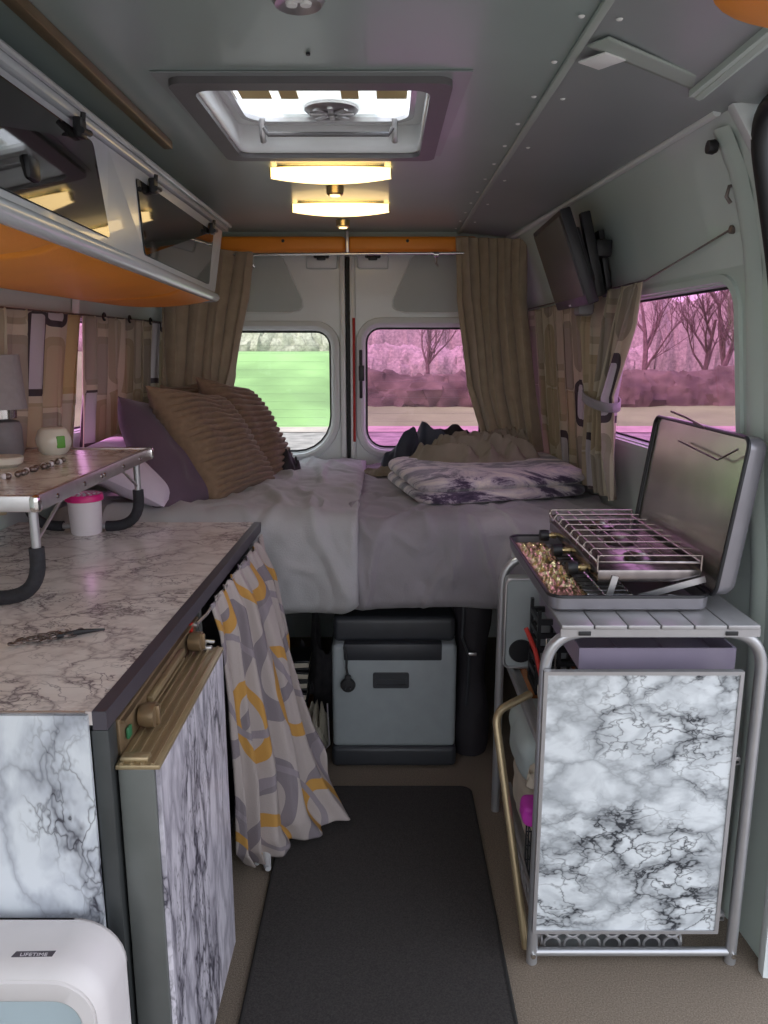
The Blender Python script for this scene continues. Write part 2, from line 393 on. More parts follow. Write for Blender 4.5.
def wall_side(side, name, y0_, win):
    mb = MB()
    y1 = YR; sk = .10 if side > 0 else 0; y0 = y0_
    def ys(z): return y0_ + sk*z/1.9
    def f(Y, z, d): return Vector((wallx(side, Y, z)+side*d, Y, z))
    zs1 = [0, .25, .5, .7, .9, 1.08]; zs2 = [1.58, 1.65, 1.72, 1.77, 1.82, 1.85, 1.88, 1.905]
    for zs in (zs1, zs2):
        mb.grid(lambda a, b: f(lerp(ys(zs[int(round(b*(len(zs)-1)))]), y1, a), zs[int(round(b*(len(zs)-1)))], 0), 12, len(zs)-1)
        mb.grid(lambda a, b: f(lerp(ys(zs[int(round(b*(len(zs)-1)))]), y1, a), zs[int(round(b*(len(zs)-1)))], .04), 12, len(zs)-1)
    holes = [rr(a, b, c, d, .06) for a, b, c, d in win]
    n = 14
    outl = [(lerp(ys(1.08), y1, i/n), 1.08) for i in range(n+1)] + [(lerp(y1, ys(1.58), i/n), 1.58) for i in range(n+1)]
    mb.plate(outl, holes, .04, f)
    o = struct(mb.build(name, M['wall']))
    return o
WR = (1.77, 1.12, 3.05, 1.545)
WLF = (1.72, 1.12, 3.05, 1.50)
wall_side(1, 'wall_right', 1.50, [WR])
wall_side(-1, 'wall_left', -1.0, [WLF])
# floor
mb = MB(); mb.bb((-1.3, -1.0, -.04), (.95, YR+.05, 0)); struct(mb.build('floor', M['floor'], smooth=False))
# ceiling with the hatch hole; centre and side panels
H0 = (-.395, 1.575, .118, 2.155)
def cf(a, b, d): return Vector((a, b, ZC+d))
mb = MB(); mb.plate([(-1.03, -.6), (.335, -.6), (.335, YR), (-1.03, YR)], [rr(H0[0]+.012, H0[1]+.012, H0[2]-.012, H0[3]-.012, .03)], .02, cf)
struct(mb.build('ceiling', M['ceil'], smooth=False))
mb = MB()
def sidep(a, b):
    Y = lerp(-.6, YR, a); x = lerp(.325, .72, b); return Vector((x, Y, ZC-.004-.022*b - .02*b*b))
mb.grid(sidep, 20, 4); mb.grid(lambda a, b: sidep(a, b)+Vector((0, 0, .03)), 20, 4)
struct(mb.build('trim_1', M['ceil2']))
# seam strip with rivets
t = thing('trim_2', (.33, 2.3, ZC-.006), '', ''); del t['label']; del t['category']; struct(t)
mb = MB(); mb.bb((.318, 1.0, ZC-.009), (.333, YR-.1, ZC-.001), .002); mb.build('seam_strip', M['ribcol'], t)
for i in range(12):
    Y = 1.3+i*.19
    for x in (.30, .358):
        if (x > .33 and i % 2): continue
        mb = MB(); mb.lathe([(.0005, 0), (.004, .001), (.0055, .003)], (x, Y, ZC-.008 - (.004 if x > .33 else 0)+.001), 12); mb.build('rivet', M['sticker'], t)
# cross rib and sticker
a, c = P(598, 44, Z=ZC-.016), P(712, 92, Z=ZC-.03)
mb = MB()
dv = (c-a).normalized(); sd = Vector((-dv.y, dv.x, 0)).normalized()*.022
mb.grid(lambda i, j: lerp(a, c, i)+sd*(j*2-1)+Vector((0, 0, .004)), 10, 6)
mb.build('trim_3', M['ribcol'], solid=.003)['kind'] = 'structure'
p = P(602, 61, Z=ZC-.018)
mb = MB(); mb.box(p, (.056, .056, .003), Matrix.Rotation(.65, 3, 'Z'), .0005); tag(mb.build('ceiling_sticker', M['sticker']), 'small white square patch stuck on the ceiling beside the riveted seam', 'patch')
# left rail on ceiling
mb = MB(); mb.bb((-.540, .9, ZC-.02), (-.517, 2.03, ZC-.001), .003)
tag(mb.build('ceiling_rail', M['brown']), 'brown metal rail running along the ceiling above the overhead lockers', 'rail')
# left ceiling cove behind cabinets
# door-side header trim and seal
mb = MB()
mb.tube([(.585, .3, 1.872), (.585, 1.0, 1.872), (.59, 1.57, 1.868)], .012, 8); mb.bb((.57,.3,1.862), (.60,1.57,1.874))
struct(mb.build('trim_4', M['wall']))
mb = MB(); mb.tube(rpath([(.70, .4, 1.845), (.71, 1.60, 1.845), (wallx(1, 1.6, 1.6)-.0, 1.60, 1.55), (wallx(1, 1.55, .9)+.005, 1.55, .9), (wallx(1, 1.5, .05)+.005, 1.50, .02)], .09), .017, 10)
struct(mb.build('trim_5', M['rubber']))
mb = MB()
def pillar(a, b):
    z = lerp(0, 1.86, b); x = wallx(1, 1.6, z); q = [(-.004, .045), (-.014, .02), (-.014, 0), (.05, -.012), (.05, .05)]
    k = q[int(round(a*4))]; return Vector((x+k[0], 1.5+.1*z/1.9+k[1]-.002, z))
mb.grid(pillar, 4, 24); struct(mb.build('trim_6', M['wallw']))
# wall pillar rib right of the window
mb = MB(); 
mb.grid(lambda a, b: Vector((wallx(1, 1.66+.06*a, lerp(.0, 1.84, b))-.012*math.sin(PI*a), 1.665+.07*a, lerp(0, 1.84, b))), 8, 24)
struct(mb.build('trim_7', M['wall']))
mb = MB(); pts = [Vector((wallx(1, Y, 1.868)-.006, Y, 1.862)) for Y in (1.66, 2.2, 2.8, 3.4)]; mb.tube(pts, .009, 8)
struct(mb.build('trim_8', M['wallw']))
# grommet + hook + small holes
p = P(717, 147, X=.69)
mb = MB(); mb.lathe([(.001, -.02), (.013, -.02), (.015, -.008), (.011, 0), (.001, .002)], p, 16, 'X'); tag(mb.build('cable_grommet', M['black']), 'round black grommet high on the pillar beside the side door opening', 'grommet')
p = Vector((wallx(1, 1.72, 1.72)-.012, 1.72, 1.72))
mb = MB(); mb.tube([p+Vector((.012,0,.02)), p+Vector((-.008,0,.015)), p+Vector((-.012,0,-.005)), p+Vector((-.002,0,-.018))], .004, 8); tag(mb.build('wall_hook', M['chain']), 'small dark metal hook on the pillar below the round grommet', 'hook')

def ring(mb, outline, inner, th, fn):  mb.plate(outline, [inner], th, fn)
def side_window(side, name, w, film):
    a, b, c, d = w
    t = thing(name, (wallx(side, (a+c)/2, b), (a+c)/2, b), '', ''); del t['label']; del t['category']; struct(t)
    def f(Y, z, dd): return Vector((wallx(side, Y, z)+side*dd, Y, z))
    mb = MB(); mb.plate(rr(a-.001, b-.001, c+.001, d+.001, .06), [], .004, lambda Y, z, dd: f(Y, z, .03+dd)); mb.build('pane', film, t, smooth=False)
    mb = MB(); mb.plate(rr(a-.005, b-.005, c+.005, d+.005, .06), [rr(a+.008, b+.008, c-.008, d-.008, .055)], .006, lambda Y, z, dd: f(Y, z, .022+dd)); mb.build('rubber_seal', M['rubber'], t, smooth=False)
    mb = MB()
    def fr(u, v):
        k = [(-.028, 0, .03), (-.022, .0, -.008), (-.006, 0, -.010), (.004, 0, .028)][int(round(v*3))]
        L = rr(a+k[0], b+k[0], c-k[0], d-k[0], .06-k[0]); i = int(round(u*len(L))) % len(L); Y, z = L[i]
        return f(Y, z, k[2])
    mb.grid(fr, 28, 3, cu=True); mb.build('window_frame', M['wall'], t)
    mb = MB(); mb.bb((0,0,0),(.001,.001,.001)) if False else None
    return t
side_window(1, 'window_1', WR, M['pink'])
side_window(-1, 'window_2', WLF, M['pink'])

# rear doors -----------------------------------------------------------
def rear_door(name, sx, wname, film):
    x_in = CX + sx*.006; x_out = CX + sx*.93
    wz = (.925, 1.485) if sx < 0 else (.945, 1.50)
    wx = (CX+sx*.08, CX+sx*.62)
    x0, x1 = sorted((x_in, x_out)); a, c = sorted(wx)
    def f(x, z, d): return Vector((x, YR+d, z))
    t = thing(name, ((x0+x1)/2, YR, 0), '', ''); del t['label']; del t['category']; struct(t)
    if sx < 0: R = (.06, .17, .07, .06)
    else: R = (.09, .06, .06, .07)
    mb = MB(); mb.plate([(x0, 0), (x1, 0), (x1, 1.93), (x0, 1.93)], [rr(a, wz[0], c, wz[1], R)], .05, f); mb.build('door_skin', M['wallw'], t, smooth=False)
    # raised surround of the window
    mb = MB()
    prof = [(-.045, .0), (-.04, -.022), (-.02, -.03), (-.008, -.022), (.002, .035)]
    def fr(u, v):
        k = prof[int(round(v*4))]
        L = rr(a+k[0], wz[0]+k[0], c-k[0], wz[1]-k[0], tuple(max(.03, q-k[0]) for q in R)); i = int(round(u*len(L))) % len(L); x, z = L[i]
        return Vector((x, YR+k[1], z))
    mb.grid(fr, 28, 4, cu=True); mb.build('window_surround', M['wallw'], t)
    # edge return by the centre gap
    mb = MB(); xe = CX+sx*.035
    mb.bb((min(xe, CX+sx*.010), YR-.028, .3), (max(xe, CX+sx*.010), YR, 1.86), .006); mb.build('edge_return', M['wallw'], t)
    # upper door card, roughly triangular
    pts = [(CX+sx*.22, 1.575), (CX+sx*.26, 1.565), (CX+sx*.62, 1.565), (CX+sx*.62, 1.84), (CX+sx*.32, 1.84), (CX+sx*.285, 1.80), (CX+sx*.205, 1.62), (CX+sx*.205, 1.59)]
    mb = MB(); mb.plate(pts, [], .006, lambda x, z, d: Vector((x, YR-.008+d, z))); mb.build('door_card', M['panelboard'], t, smooth=False)
    mb = MB(); L = [Vector((x, YR-.008, z)) for x, z in pts]; mb.tube(L, .004, 6, closed=True); mb.build('card_seam', M['wallw'], t)
    # latch recess
    px = CX+sx*.115
    mb = MB(); mb.bb((px-.07, YR-.012, 1.755), (px+.07, YR, 1.85), .01); mb.build('latch_housing', M['wallw'], t)
    mb = MB(); mb.bb((px-.035, YR-.03, 1.80), (px+.035, YR-.012, 1.845), .006); mb.bb((px-.02, YR-.04, 1.79), (px+.02, YR-.03, 1.815), .004); mb.build('latch', M['black'], t)
    w = thing(wname, ((a+c)/2, YR+.03, wz[0]), '', ''); del w['label']; del w['category']; struct(w)
    mb = MB(); mb.plate(rr(a-.002, wz[0]-.002, c+.002, wz[1]+.002, R), [], .005, lambda x, z, d: Vector((x, YR+.032+d, z))); mb.build('pane', film, w, smooth=False)
    mb = MB(); mb.plate(rr(a-.004, wz[0]-.004, c+.004, wz[1]+.004, R), [rr(a+.009, wz[0]+.009, c-.009, wz[1]-.009, tuple(q-.012 for q in R))], .008, lambda x, z, d: Vector((x, YR+.02+d, z))); mb.build('rubber_seal', M['rubber'], w, smooth=False)
    mb = MB()
    for k in range(13):
        z = wz[0]+.05+k*.037; mb.bb((a+.03, YR+.0305, z), (c-.03, YR+.0315, z+.0005))
    mb.build('heating_wires', M['trimdark'], w)
    return t
d1 = rear_door('door_1', -1, 'window_3', M['clear'])
d2 = rear_door('door_2', 1, 'window_4', M['pink'])
mb = MB(); mb.bb((CX-.012, YR+.0, .02), (CX+.012, YR+.03, 1.9)); mb.build('gap_seal', M['rubber'], d1)
mb = MB(); mb.tube([(CX+.028, YR-.034, z) for z in (.98, 1.15, 1.35, 1.54)], .006, 8); mb.build('red_cord', M['redseal'], d2)
mb = MB(); mb.bb((CX+.052, YR-.04, 1.18), (CX+.066, YR-.005, 1.40), .004); mb.bb((CX+.050, YR-.055, 1.26), (CX+.075, YR-.03, 1.33), .004); mb.build('pull_handle', M['black'], d2)
# wall between ceiling & rear doors
mb = MB(); mb.bb((-1.05, YR-.10, 1.845), (.72, YR+.05, ZC+.02)); o = struct(mb.build('wall_back', M['ceil'], smooth=False))

# header (orange padded) -----------------------------------------------
t = thing('padded_pelmet', (-.17, 3.46, 1.80), 'long orange padded pelmet across the top of the rear doors', 'pelmet')
for x0, x1 in ((-.70, -.163), (-.157, .40)):
    mb = MB(); mb.bb((x0, 3.44, 1.808), (x1, 3.515, 1.873), .018, 4); mb.build('padded_panel', M['orange'], t)
for x in (-.43, .10):
    mb = MB(); mb.lathe([(.0005, -.006), (.006, -.005), (.008, 0)], (x, 3.443, 1.853), 12, 'Y'); mb.build('fixing_screw', M['black'], t)
t = thing('curtain_rod', (-.17, 3.42, 1.79), 'thin chrome curtain rod below the orange pelmet at the rear', 'curtain rod')
mb = MB(); mb.tube([(-.95, 3.40, 1.79), (.62, 3.40, 1.80)], .006, 10); mb.build('rod', M['chrome'], t)
mb = MB(); mb.bb((-.165, 3.395, 1.79), (-.145, 3.45, 1.80), .002); mb.bb((-.162, 3.41, 1.79), (-.148, 3.43, 1.89), .003); mb.build('bracket', M['alu'], t)
for x in (-.565, .22):
    mb = MB(); mb.tube([(x, 3.40, 1.79), (x, 3.41, 1.76), (x+.01, 3.44, 1.75)], .006, 8); mb.lathe([(.001,-.012),(.012,-.01),(.012,.01),(.001,.012)], (x, 3.40, 1.793), 12, 'X'); mb.build('rod_ring', M['chrome'], t)

# curtains --------------------------------------------------------------
def curtain(rows, folds, m, width, name, parent=None, nu=160, nv=40, seed=0, solid=.003):
    """rows: (v, left point, right point, amp[, sag]) from top to bottom"""
    mb = MB()
    def fn(u, v):
        for A, B in zip(rows, rows[1:]):
            if v <= B[0]+1e-9:
                t = (v-A[0])/(B[0]-A[0]); t = t*t*(3-2*t) if len(rows) > 2 else t
                L = Vector(A[1]).lerp(Vector(B[1]), t); R = Vector(A[2]).lerp(Vector(B[2]), t); amp = lerp(A[3], B[3], t); break
        d = R-L; n = Vector((-d.y, d.x, 0)).normalized()
        uu = u + .25/folds*nz(u*folds*.7, v*1.5, seed)
        ph = uu*folds*2*PI + .8*nz(u*3, v*2, seed+5)
        w = math.sin(ph)*.7+.3*math.sin(ph*2.1+seed+v*2)
        p = L + d*(u+.12/folds*math.sin(ph*2)) + n*amp*w
        p.z += .004*nz(u*20, v*3, seed)
        return p
    L0 = (Vector(rows[0][1])-Vector(rows[-1][1])).length
    mb.grid(fn, nu, nv, lambda a, b: (a*width, -b*L0))
    return mb.build(name, m, parent, solid=solid)
# rear taupe curtains
t = thing('rear_curtain', (-.76, 3.38, 1.1), 'taupe curtain at the left of the rear doors, gathered beside the clear window', 'curtain')
curtain([(0, (-.94, 3.36, 1.83), (-.55, 3.40, 1.80), .03), (.25, (-.94, 3.34, 1.65), (-.575, 3.38, 1.6), .03), (.6, (-.94, 3.30, 1.3), (-.64, 3.36, 1.30), .03), (1, (-.93, 3.30, 1.0), (-.74, 3.34, .93), .03)], 4, M['curtbrown'], .9, 'curtain_cloth', t, seed=3)
t = thing('rear_curtain', (.45, 3.36, 1.0), 'taupe curtain at the right of the rear doors, hanging beside the pink window', 'curtain')
curtain([(0, (.30, 3.40, 1.865), (.585, 3.34, 1.845), .022), (.3, (.31, 3.38, 1.6), (.59, 3.34, 1.6), .035), (.7, (.36, 3.36, 1.25), (.64, 3.30, 1.2), .038), (1, (.44, 3.30, .98), (.66, 3.22, .98), .04)], 4, M['curtbrown'], .9, 'curtain_cloth', t, seed=8)
# printed curtains, right wall
def wpt(side, Y, z, off): return Vector((wallx(side, Y, z)-side*off, Y, z))
GR = None
t = thing('side_curtain', wpt(1, 3.1, .95, .03), 'cream curtain printed with brown rounded boxes, hanging flat between the taupe curtain and tied curtain', 'curtain')
curtain([(0, wpt(1, 2.72, 1.57, .03), wpt(1, 3.56, 1.56, .04), .007), (.5, wpt(1, 2.74, 1.25, .03), wpt(1, 3.56, 1.25, .04), .007), (1, wpt(1, 2.76, .93, .04), wpt(1, 3.50, .93, .05), .010)], 9, M['retro'], 1.05, 'curtain_cloth', t, seed=1)
t = thing('side_curtain', wpt(1, 2.5, .95, .05), 'cream curtain printed with brown rounded boxes, gathered and tied back beside the open stove lid', 'curtain')
curtain([(0, wpt(1, 2.19, 1.582, .035), wpt(1, 2.74, 1.575, .03), .014), (.22, wpt(1, 2.22, 1.48, .05), wpt(1, 2.72, 1.47, .045), .026), (.53, wpt(1, 2.36, 1.26, .075), wpt(1, 2.60, 1.24, .06), .034), (.56, wpt(1, 2.36, 1.235, .075), wpt(1, 2.60, 1.22, .06), .034), (.8, wpt(1, 2.40, 1.08, .07), wpt(1, 2.72, 1.05, .05), .03), (1, wpt(1, 2.42, .925, .06), wpt(1, 2.78, .925, .05), .025)], 5, M['retro'], .62, 'curtain_cloth', t, nv=60, seed=2)
mb = MB(); c0 = wpt(1, 2.48, 1.245, .07)
L = [c0+Vector((.048*math.sin(k*2*PI/24), .135*math.cos(k*2*PI/24), .018*math.cos(k*2*PI/24))) for k in range(24)]
mb.grid(lambda a, b: L[int(round(a*24)) % 24]+Vector((0, 0, .028*(b-.5))), 24, 2, cu=True); mb.build('tie_back', M['duvet2'], t, solid=.004)
t = thing('curtain_wire', wpt(1, 2.7, 1.58, .02), 'stretched curtain wire above the side window, screwed to the pillar', 'wire')
mb = MB(); mb.tube([wpt(1, 1.76, 1.655, .006), wpt(1, 2.19, 1.585, .03), wpt(1, 2.8, 1.58, .03), wpt(1, 3.57, 1.57, .035)], .0025, 6); mb.build('wire', M['chain'], t)
mb = MB(); mb.lathe([(.001, -.012), (.009, -.010), (.009, 0), (.001, .002)], wpt(1, 1.76, 1.655, -.003), 12, 'X'); mb.build('eyelet', M['chain'], t)
# left wall curtains
t = thing('side_curtain', wpt(-1, 2.1, .95, .04), 'printed curtain on the left wall behind the grey lamp, nearer the camera', 'curtain')
curtain([(0, wpt(-1, 1.55, 1.515, .03), wpt(-1, 2.66, 1.515, .03), .010), (.5, wpt(-1, 1.6, 1.25, .04), wpt(-1, 2.60, 1.22, .04), .026), (1, wpt(-1, 1.6, .95, .05), wpt(-1, 2.56, .93, .05), .032)], 10, M['retro'], 1.3, 'curtain_cloth', t, seed=11)
t = thing('side_curtain', wpt(-1, 3.1, .95, .04), 'printed curtain on the left wall between the lamp and the rear taupe curtain', 'curtain')
curtain([(0, wpt(-1, 2.69, 1.515, .03), wpt(-1, 3.5, 1.52, .03), .010), (.5, wpt(-1, 2.69, 1.25, .04), wpt(-1, 3.48, 1.22, .04), .018), (1, wpt(-1, 2.68, .95, .05), wpt(-1, 3.46, .93, .05), .022)], 9, M['retro'], 1.15, 'curtain_cloth', t, seed=14)
t = thing('curtain_wire', wpt(-1, 2.5, 1.51, .02), 'curtain wire with black hooks along the left wall under the orange locker base', 'wire')
mb = MB(); mb.tube([wpt(-1, 1.5, 1.512, .035), wpt(-1, 3.55, 1.517, .035)], .003, 6); mb.build('wire', M['chain'], t)
for Y in (2.02, 2.82, 3.05, 3.27):
    mb = MB(); p = wpt(-1, Y, 1.515, .045); mb.tube([p+Vector((0, .012*math.cos(k*PI/5), .012*math.sin(k*PI/5))) for k in range(9)], .004, 8); mb.build('hook', M['black'], t)
mb = MB(); mb.grid(lambda a, b: wpt(-1, 2.66+.05*a, lerp(1.5, 1.62, b), .004+.012*math.sin(PI*a)), 8, 4); struct(mb.build('trim_9', M['wallw']))

# ------------------------------------------------------------------ hatch
x0, y0, x1, y1 = H0
t = thing('roof_hatch', ((x0+x1)/2, (y0+y1)/2, ZC), 'rectangular roof hatch with white surround and open view of the sky', 'roof hatch')
mb = MB(); mb.plate(rr(x0-.012, y0-.012, x1+.012, y1+.012, .03), [rr(x0+.028, y0+.03, x1-.028, y1-.02, .035)], .014, lambda a, b, d: Vector((a, b, ZC-.016+d))); mb.build('inner_frame', M['hatchdark'], t)
mb = MB(); mb.plate([(x0-.035, y0-.03), (x1+.045, y0-.035), (x1+.03, y1+.012), (x0-.02, y1+.012)], [rr(x0-.008, y0-.008, x1+.008, y1+.008, .02)], .002, lambda a, b, d: Vector((a, b, ZC-.0035+d))); mb.build('flange', M['ceil2'], t, smooth=False)
mb = MB(); Z1 = ZC+.075
def shaft(u, v):
    k = .028-.008*v; L = rr(x0+k, y0+k, x1-k, y1-k+.004, .035); i = int(round(u*len(L))) % len(L)
    return Vector((L[i][0], L[i][1], lerp(ZC-.004, Z1, v)))
mb.grid(shaft, 28, 4, cu=True); mb.build('shaft_lining', M['hatchwhite'], t, solid=.006)
# top frame of lid, with big opening; far part solid white
mb = MB(); mb.plate(rr(x0+.018, y0+.018, x1-.018, y1-.018, .035), [rr(x0+.05, y0+.05, x1-.05, y1-.075, .06)], .012, lambda a, b, d: Vector((a, b, Z1-.012+d))); mb.build('lid_frame', M['hatchwhite'], t)
mb = MB(); mb.plate(rr(x0+.045, y0+.045, x1-.045, y1-.065, .06), [rr(x0+.058, y0+.058, x1-.058, y1-.082, .055)], .010, lambda a, b, d: Vector((a, b, Z1-.020+d))); mb.build('lid_gasket', M['alu'], t)
mb = MB(); mb.plate([(x0+.125, y0+.05), (x1-.125, y0+.05), (x1-.14, y1-.07), (x0+.14, y1-.07)], [], .004, lambda a, b, d: Vector((a, b, Z1+.002+d))); mb.build('fly_screen', M['milky'], t)
mb = MB(); mb.grid(lambda a, b: Vector((lerp(x0, x1, a), lerp(y0, y1, b), Z1+.01+.05*(1-(2*a-1)**4)*(1-(2*b-1)**4))), 20, 20); mb.build('lid_dome', M['dome'], t, solid=.003)
xm = (x0+x1)/2
mb = MB(); mb.tube([(xm-.16, y1-.085, Z1-.035), (xm-.15, y1-.085, Z1-.05), (xm+.15, y1-.085, Z1-.05), (xm+.16, y1-.085, Z1-.035)], .006, 8); mb.build('handle_bar', M['hatchdark'], t)
for s in (-1, 1):
    mb = MB(); mb.tube([(xm+s*.165, y1-.085, Z1-.014), (xm+s*.165, y1-.078, Z1-.05), (xm+s*.165, y1-.065, Z1-.062)], .008, 8); mb.build('catch', M['alu'], t)
mb = MB(); mb.lathe([(.001, 0), (.058, 0), (.066, .006), (.066, .02), (.001, .02)], (xm+.01, y1-.115, Z1-.01), 32); mb.build('vent_housing', M['alu'], t)
for k in range(8):
    mb = MB(); a = k*PI/4; mb.box((xm+.01+.034*math.cos(a), y1-.115+.034*math.sin(a), Z1-.013), (.04, .014, .006), Matrix.Rotation(a, 3, 'Z'), .002); mb.build('vent_blade', M['alu'], t)
for cxx, ww in ((x0+.10, .07), (x1-.10, .07), (xm-.08, .04), (xm+.06, .04)):
    mb = MB(); mb.box((cxx, y0+.33, Z1-.003), (ww, .09, .003)); mb.build('blind_patch', M['blind'], t)

# ceiling lamps ---------------------------------------------------------
def striplamp(c, label):
    t = thing('ceiling_lamp', c, label, 'ceiling lamp', 'lit strip lamps on the ceiling')
    mb = MB()
    mb.bb((c[0]-.15, c[1]-.02, ZC-.008), (c[0]+.15, c[1]+.02, ZC-.001), .003); mb.build('base_plate', M['brass'], t)
    mb = MB()
    def f(u, v):
        x = (u*2-1); a = v*PI
        hwid = .034*(1-.55*abs(x)**2.2); dp = .040*(1-.35*x*x)
        return Vector((c[0]+x*.168, c[1]+hwid*math.cos(a), ZC-.006-dp*math.sin(a)**.7))
    mb.grid(f, 24, 12); o = mb.build('diffuser', M['lampglass'], t)
    for s in (-1, 1):
        mb = MB(); mb.box((c[0]+s*.168, c[1], ZC-.018), (.004, .034, .026), None, .002); mb.build('end_cap', M['brass'], t)
striplamp((-.148, 2.30, ZC-.03), 'lit yellow strip lamp on the ceiling, right behind the roof hatch')
striplamp((-.150, 2.84, ZC-.03), 'lit yellow strip lamp on the ceiling nearer the rear doors')
for (px, py, lab) in ((335, 191, 'small brass puck light between the two lit strip lamps'), (343, 224, 'small brass puck light behind the second strip lamp, above the pelmet')):
    p = P(px, py, Z=ZC-.015)
    t = thing('puck_light', (p.x, p.y, ZC-.03), lab, 'ceiling light')
    mb = MB(); mb.lathe([(.001, 0), (.022, 0), (.027, .004), (.028, .026)], (p.x, p.y, ZC-.028), 24); mb.build('housing', M['brass'], t)
    mb = MB(); mb.lathe([(.001, 0), (.016, 0), (.016, .003)], (p.x, p.y, ZC-.031), 20); mb.build('lens', M['lampglass'], t)
p = P(298, -2, Z=ZC)
t = thing('recessed_light', (p.x, p.y, ZC-.01), 'round grey recessed light cut by the top edge of the photo', 'ceiling light')
mb = MB(); mb.lathe([(.022, -.004), (.034, -.01), (.038, -.004), (.04, 0)], (p.x, p.y, ZC), 32); mb.build('bezel', M['alu'], t)
for k in range(3):
    a = k*2*PI/3+.5; mb = MB(); mb.lathe([(.001, 0), (.008, 0), (.009, .004)], (p.x+.012*math.cos(a), p.y+.012*math.sin(a), ZC-.008), 14); mb.build('bulb', M['clear'] if False else M['sticker'], t)
mb = MB(); mb.lathe([(.001,0),(.004,0),(.004,.004)], (P(308,52,Z=ZC).x, P(308,52,Z=ZC).y, ZC-.005), 10); tag(mb.build('ceiling_screw', M['black']), 'tiny dark screw in the ceiling in front of the roof hatch', 'screw')

# orange padded shelf edge, top right
p = P(760, -8, Z=1.84)
mb = MB(); mb.lathe([(.001, 0), (.16, .0), (.20, .02), (.205, .04), (.19, .055), (.001, .055)], (p.x+.115, p.y-.095, 1.815), 40)
tag(mb.build('padded_shelf', M['orange']), 'rounded orange padded overhead shelf in the top right corner', 'shelf')

# ------------------------------------------------------------------ overhead lockers (left)
t = thing('overhead_locker', (-.8, 1.75, 1.56), 'white overhead locker with smoked flap doors and an orange padded underside', 'locker')
CY0, CY1 = .55, 2.80
def face(Y, z, d=0):
    k = (z-1.58)/.22; xb = lerp(-.505, -.598, (Y-1.05)/1.8); xt = -.558
    bow = 0
    return Vector((lerp(xb, xt, k)+bow-d, Y, z))
ND = 10
out = [(lerp(CY0, CY1, i/12), 1.585) for i in range(13)] + [(CY1, 1.80)]+[(lerp(CY1, CY0, i/12), 1.802) for i in range(1, 13)]
D1 = (.70, 1.612, 1.58, 1.788); D2 = (1.84, 1.612, 2.66, 1.778)
mb = MB(); mb.plate(out, [rr(*D1, .012), rr(*D2, .012)], .015, face); mb.build('front_panel', M['cabwhite'], t, smooth=False)
mb = MB(); mb.bb((-1.02, CY0, 1.79), (-.565, CY1-.01, 1.805)); mb.bb((-1.04, CY0, 1.59), (-.62, CY1-.01, 1.6)); mb.build('carcass', M['cabwhite'], t)
mb = MB(); mb.plate([(-.985, 1.585), (-.60, 1.585), (-.562, 1.80), (-.985, 1.805)], [], .015, lambda a, b, d: Vector((a, CY1-.015+d, b))); mb.build('end_panel', M['cabwhite'], t, smooth=False)
for D, nm in ((D1, 'smoked flap door'), (D2, 'smoked flap door')):
    mb = MB(); mb.plate(rr(D[0]+.001, D[1]+.001, D[2]-.001, D[3]-.001, .012), [], .006, lambda a, b, d: face(a, b, .0-.003+d)); fd = mb.build('flap_door', M['darkglass'], t, smooth=False)
    for Y in ((D[2]-.09,) if D is D1 else (D[0]+.10, D[2]-.07)):
        p = face(Y, D[3])
        mb = MB(); mb.box(p+Vector((.012, 0, .0)), (.016, .03, .034), None, .004); mb.tube([p+Vector((.022, -.02, -.008)), p+Vector((.022, .02, -.004))], .006, 8); mb.tube([p+Vector((.018, 0, .012)), p+Vector((.02, .0, .026))], .005, 8); mb.build('hinge', M['black'], fd)
    if D is D1:
        p = face(1.22, D[1]+.05); mb = MB(); mb.box(p+Vector((.008,0,0)), (.014, .04, .035), None, .006); mb.build('latch', M['black'], fd)
# lip
mb = MB(); mb.tube([face(lerp(CY0, CY1-.02, i/16), 1.583)+Vector((.004, 0, -.004)) for i in range(17)]+[Vector((-.625, CY1+.004, 1.579)), Vector((-.70, CY1+.006, 1.576))], .0165, 12); mb.build('lip', M['cabwhite'], t)
mb = MB()
def under(u, v):
    Y = lerp(CY0, CY1+.005, u); e = face(Y, 1.575); xw = wallx(-1, Y, 1.56)+.02
    x = lerp(e.x-.004, xw, v); rnd = (1-max(0, (u-.92)/.08)**2.2*(1.0))
    sag = .030*math.sin(PI*min(1, v*1.15))**.5 if v < .87 else .030*math.sin(PI*min(1, v*1.15))**.5
    q = min(abs(Y-1.30), abs(Y-2.25)); crease = .010*math.exp(-(q/.012)**2)
    z = 1.572 - .004 - max(0, sag*rnd - crease)
    return Vector((x, Y - (1-rnd)*.02*0, z))
mb.grid(under, 150, 14); mb.grid(lambda u, v: Vector((under(u, v).x, under(u, v).y, 1.582)), 10, 2)
mb.build('padded_underside', M['orange'], t)
# trims above
mb = MB(); mb.bb((-.60, .5, 1.806), (-.548, 2.86, 1.822), .004); mb.tube([(-.545, .5, 1.824), (-.545, 2.88, 1.828)], .006, 8)
struct(mb.build('trim_10', M['cabwhite']))
mb = MB(); mb.grid(lambda a, b: Vector((lerp(-.60, -.66, b), lerp(.4, 2.95, a), lerp(1.82, 1.9, b))), 4, 2); struct(mb.build('trim_11', M['ceil'], solid=.006))

